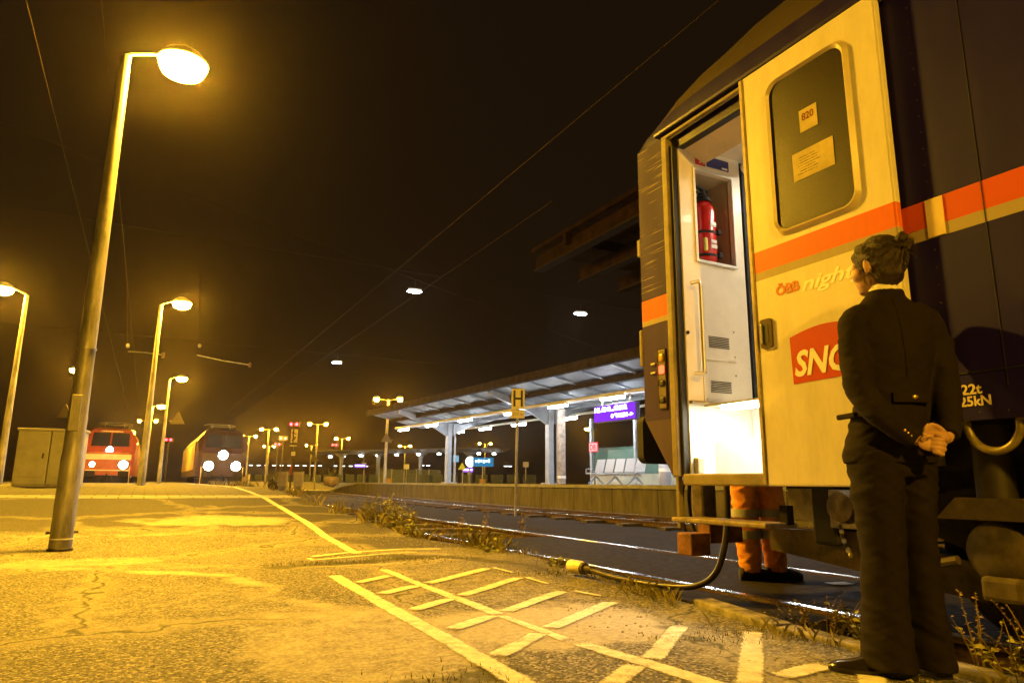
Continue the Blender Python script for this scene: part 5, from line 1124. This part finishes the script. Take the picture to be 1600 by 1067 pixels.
j_ = MB(); j_.loft([ering(r[:3], r[3], r[4], (.2, 1), 24) for r in spline([(.1, .0, .88, .19, .15), (.1, 0, 1.1, .18, .14), (.1, 0, 1.36, .20, .13), (.1, 0, 1.46, .16, .10), (.1, 0, 1.52, .08, .08)], 4)])
for s in (-1, 1): limb(j_, [(.1, s*.17, 1.44, .07), (.12, s*.23, 1.22, .062), (.2, s*.21, 1.04, .056), (.30, s*.165, 1.02, .048)])
jo = j_.build('work_jacket', hi, O_, local=True); remesh(jo, .010, 3, .5); wrinkle(jo, .009, (6, 6, 16, 9), 9)
MB().lathe([(.09, 1.72), (.125, 1.715), (.115, 1.75), (.10, 1.80), (.06, 1.83), (.01, 1.84)], (.105, 0, 0), 22).build('helmet', mat('white helmet', (.7, .7, .68), .35, 0, .04, 5), O_, 50, local=True)
# ------------------------------------------------------------------ weeds and grass along the broken platform edge
weedms = [mat('yellow green weed', (.36, .34, .08), .75, 0, .45, 7), mat('dry straw weed', (.34, .24, .09), .8, 0, .4, 7), mat('dull green weed', (.24, .25, .065), .75, 0, .4, 7)]
stemm = mat('weed stem', (.17, .12, .04), .8, 0, .3, 12)
def leafq(mb, p, d, L_, w_, up=.3):
    d = d.normalized(); s = d.cross(Vector((0, 0, 1))); s = s.normalized() if s.length > .01 else Vector((1, 0, 0))
    s = (s*math.cos(random.uniform(-.9, .9)) + Vector((0, 0, random.uniform(-.6, .6)))).normalized()
    q = [p, p+d*L_*.45+s*w_+Vector((0, 0, up*L_*.2)), p+d*L_+Vector((0, 0, -L_*.15)), p+d*L_*.5-s*w_+Vector((0, 0, up*L_*.2))]
    mb.bm.faces.new([mb.bm.verts.new(v) for v in q])
def weed(x, y, h, n, spread, kind, lab, zb=None):
    lf = 1.0 if y < 5 else 1.7
    z = hz(x, y)-.02 if zb is None else zb
    t = thing('weed_plant', lab, 'weed', (x, y, z), 0, 'weeds growing along the platform edge')
    f = MB(); s_ = MB(); dry = kind == 1
    for k in range(n):
        a = random.uniform(0, 2*pi); r = spread*random.random()**.7; hh = h*random.uniform(.55, 1.0); b0 = Vector((x+r*.35*math.cos(a), y+r*.35*math.sin(a), z))
        lean = Vector((math.cos(a)*r, math.sin(a)*r, 0)); pts = [b0+lean*(u**1.6)+Vector((0, 0, hh*u)) + Vector((random.uniform(-.008, .008), random.uniform(-.008, .008), 0)) for u in (0, .25, .5, .75, 1)]
        s_.tube(pts, [.0042, .0036, .003, .0022, .001], 5)
        m_ = int(hh*(52 if not dry else 60))
        for i in range(m_):
            u = random.uniform(.08, 1.0) if not dry else random.uniform(.45, 1.0); j = min(3, int(u*4)); p = pts[j].lerp(pts[j+1], u*4-j)
            aa = random.uniform(0, 2*pi); d = Vector((math.cos(aa), math.sin(aa), random.uniform(.0, .8)))
            leafq(f, p, d, lf*random.uniform(.025, .07)*(1.15-u*.55)*(.45 if dry else 1), random.uniform(.006, .014)*(.6 if dry else 1)*lf)
    s_.build('stem', stemm, t, weld=False); f.build('leaves', weedms[kind], t, weld=False)
    return t
WEEDS = [
 (4.3, 15.2, .50, 10, .16, 0, 'farthest small weed of the leafy row below the platform wall'), (4.05, 13.7, .56, 9, .16, 0, 'second weed from the far end of the leafy row by the rail'),
 (3.82, 12.3, .62, 10, .17, 0, 'tallest bright weed in the middle of the leafy row'), (3.68, 11.4, .58, 10, .17, 0, 'bright upright weed just nearer than the tallest one'), (3.55, 10.6, .52, 9, .15, 0, 'leafy weed before the rail comes out of the plants'), (3.46, 9.85, .42, 7, .14, 0, 'nearest bright weed of the leafy row, by the visible rail end'),
 (3.3, 9.2, .26, 8, .16, 2, 'lower dull weed where the rail comes out of the plants'), (3.42, 8.5, .30, 6, .12, 1, 'dry straw weed left of the rail, near the slope foot'), (3.6, 8.0, .24, 8, .16, 2, 'green weed beside the rail left of the crossing slab'),
 (3.55, 7.35, .20, 8, .2, 2, 'short green weed at the corner of the crossing slab'), (3.85, 8.9, .34, 5, .10, 1, 'dry stalk standing between the rails, left of the stop sign pole'), (4.3, 9.1, .38, 4, .08, 1, 'single dry stalk between the rails under the stop sign pole'), (4.75, 8.8, .40, 4, .08, 1, 'single dry stalk close to the far rail, right of the stop sign pole'),
 (3.25, 6.7, .14, 7, .2, 2, 'flat tuft of green at the broken asphalt edge'), (3.30, 5.5, .12, 8, .16, 2, 'small green tuft left of the cable plug'), (2.98, 3.7, .10, 8, .2, 2, 'tiny tuft under the loop of the black cable'),
 (2.92, 2.40, .26, 12, .20, 1, 'dry weed clump left of the suited person, by the kerb'), (2.95, 2.18, .22, 12, .18, 0, 'low weed clump touching the suited legs on the left'), (2.98, 2.62, .16, 9, .18, 1, 'short straw tuft on the kerb left of the suited person'),
 (2.93, 1.70, .36, 5, .07, 1, 'slim upright seed stalk right beside the dark trouser leg'), (2.96, 1.60, .24, 12, .20, 0, 'leafy clump at the feet, right of the dark trousers'), (2.98, 1.46, .34, 8, .24, 1, 'spreading dry stalks in front of the axle box'), (2.96, 1.32, .26, 12, .2, 0, 'leafy weed clump at the right picture edge'), (3.05, 1.38, .40, 8, .2, 1, 'tall dry stalk at the right picture edge in front of the wheel'), (2.94, 1.14, .30, 12, .2, 0, 'leafy weed in the lower right corner')]
for a in WEEDS: weed(*a, zb=(-.05 if a[1] > 6.9 else -.03 if a[0] > 2.85 else None))
gm = MB()
for k in range(4200):
    y = random.choice((random.uniform(.8, 4), random.uniform(3, 8.5), random.uniform(7, 16), random.uniform(14, 34)))
    e = interp(y, EDGE); x = e+random.gauss(.05, .12); z = hz(min(x, e), y)-.01 if x < e else -.06
    if noise.noise((x*1.5, y*1.3, 9)) < .02: continue
    h = random.uniform(.02, .10) if y < 7 else random.uniform(.04, .22); a = random.uniform(0, 2*pi); d = Vector((math.cos(a), math.sin(a), 0)); s = Vector((-d.y, d.x, 0))*random.uniform(.0015, .0035)*(1 if y < 9 else 2)
    p = Vector((x, y, z)); q = [p-s, p+s, p+d*h*.3+Vector((0, 0, h*.7))+s*.6, p+d*h*.7+Vector((0, 0, h)), p+d*h*.3+Vector((0, 0, h*.7))-s*.6]
    gm.bm.faces.new([gm.bm.verts.new(v) for v in q])
tag(gm.build('grass', mat('thin edge grass', (.24, .20, .065), .8, 0, .5, 3), weld=False), 'thin grass along the platform edge', 'grass', kind='stuff')
ms_ = MB()
for k in range(1500):
    cx_, cy_ = random.choice(((1.3, 6.45), (1.7, 6.4), (.95, 2.45), (.3, 2.3), (3.05, 5.1), (2.2, 6.5), (2.6, 2.6), (2.35, 6.35)))
    x = cx_+random.gauss(0, .22); y = cy_+random.gauss(0, .10); h = random.uniform(.008, .028); a = random.uniform(0, 2*pi); d = Vector((math.cos(a), math.sin(a), 0))*h; s = Vector((-d.y, d.x, 0)).normalized()*.003
    p = Vector((x, y, hz(x, y))); ms_.bm.faces.new([ms_.bm.verts.new(v) for v in (p-s, p+s, p+d*.6+Vector((0, 0, h)))])
tag(ms_.build('moss', mat('mossy growth', (.09, .085, .02), .9, 0, .4, 5), weld=False), 'low moss growing in the asphalt seams', 'moss', kind='stuff')
# loose things on the ground
lf = thing('paper_sheet', 'small crumpled white sheet lying on the paved track below the coach', 'paper', (4.58, 3.65, 0))
MB().loft([[Vector((4.50+.17*u+.02*v, 3.60+.10*v-.04*u, .006+.012*noise.noise((u*3, v*3, 1))+.006*abs(u-.5))) for u in (0, .25, .5, .75, 1)] for v in (0, .33, .66, 1)], cap=False).build('sheet', mat('bluish white paper', (.72, .76, .80), .7, 0, .1, 30), lf)
co = MB()
for k in range(900):
    y = random.uniform(1.2, 9); x = interp(y, EDGE)+random.gauss(-.35, .35)
    if x > interp(y, EDGE) : continue
    r = random.uniform(.003, .009); co.ell((x, y, hz(x, y)+r*.4), (r, r*.8, r*.6), 5)
tag(co.build('loose_grit', mat('pale grit', (.40, .36, .28), .8, 0, .3, 90)), 'loose grit scattered along the edge', 'grit', kind='stuff')
# ------------------------------------------------------------------ glow mist added round the whole scene for lamp halos, in place of lens glare
hzm = bpy.data.materials.new('glow mist'); hzm.use_nodes = True; nt = hzm.node_tree; nt.nodes.clear()
pv = nt.nodes.new('ShaderNodeVolumePrincipled'); pv.inputs['Color'].default_value = (.95, .80, .66, 1); pv.inputs['Density'].default_value = GLOW_HAZE; pv.inputs['Anisotropy'].default_value = .92
nt.links.new(pv.outputs[0], nt.nodes.new('ShaderNodeOutputMaterial').inputs['Volume'])
tag(MB().box((0, 50, 8), (2600, 2600, 18)).build('glow_haze', hzm), kind='stuff')
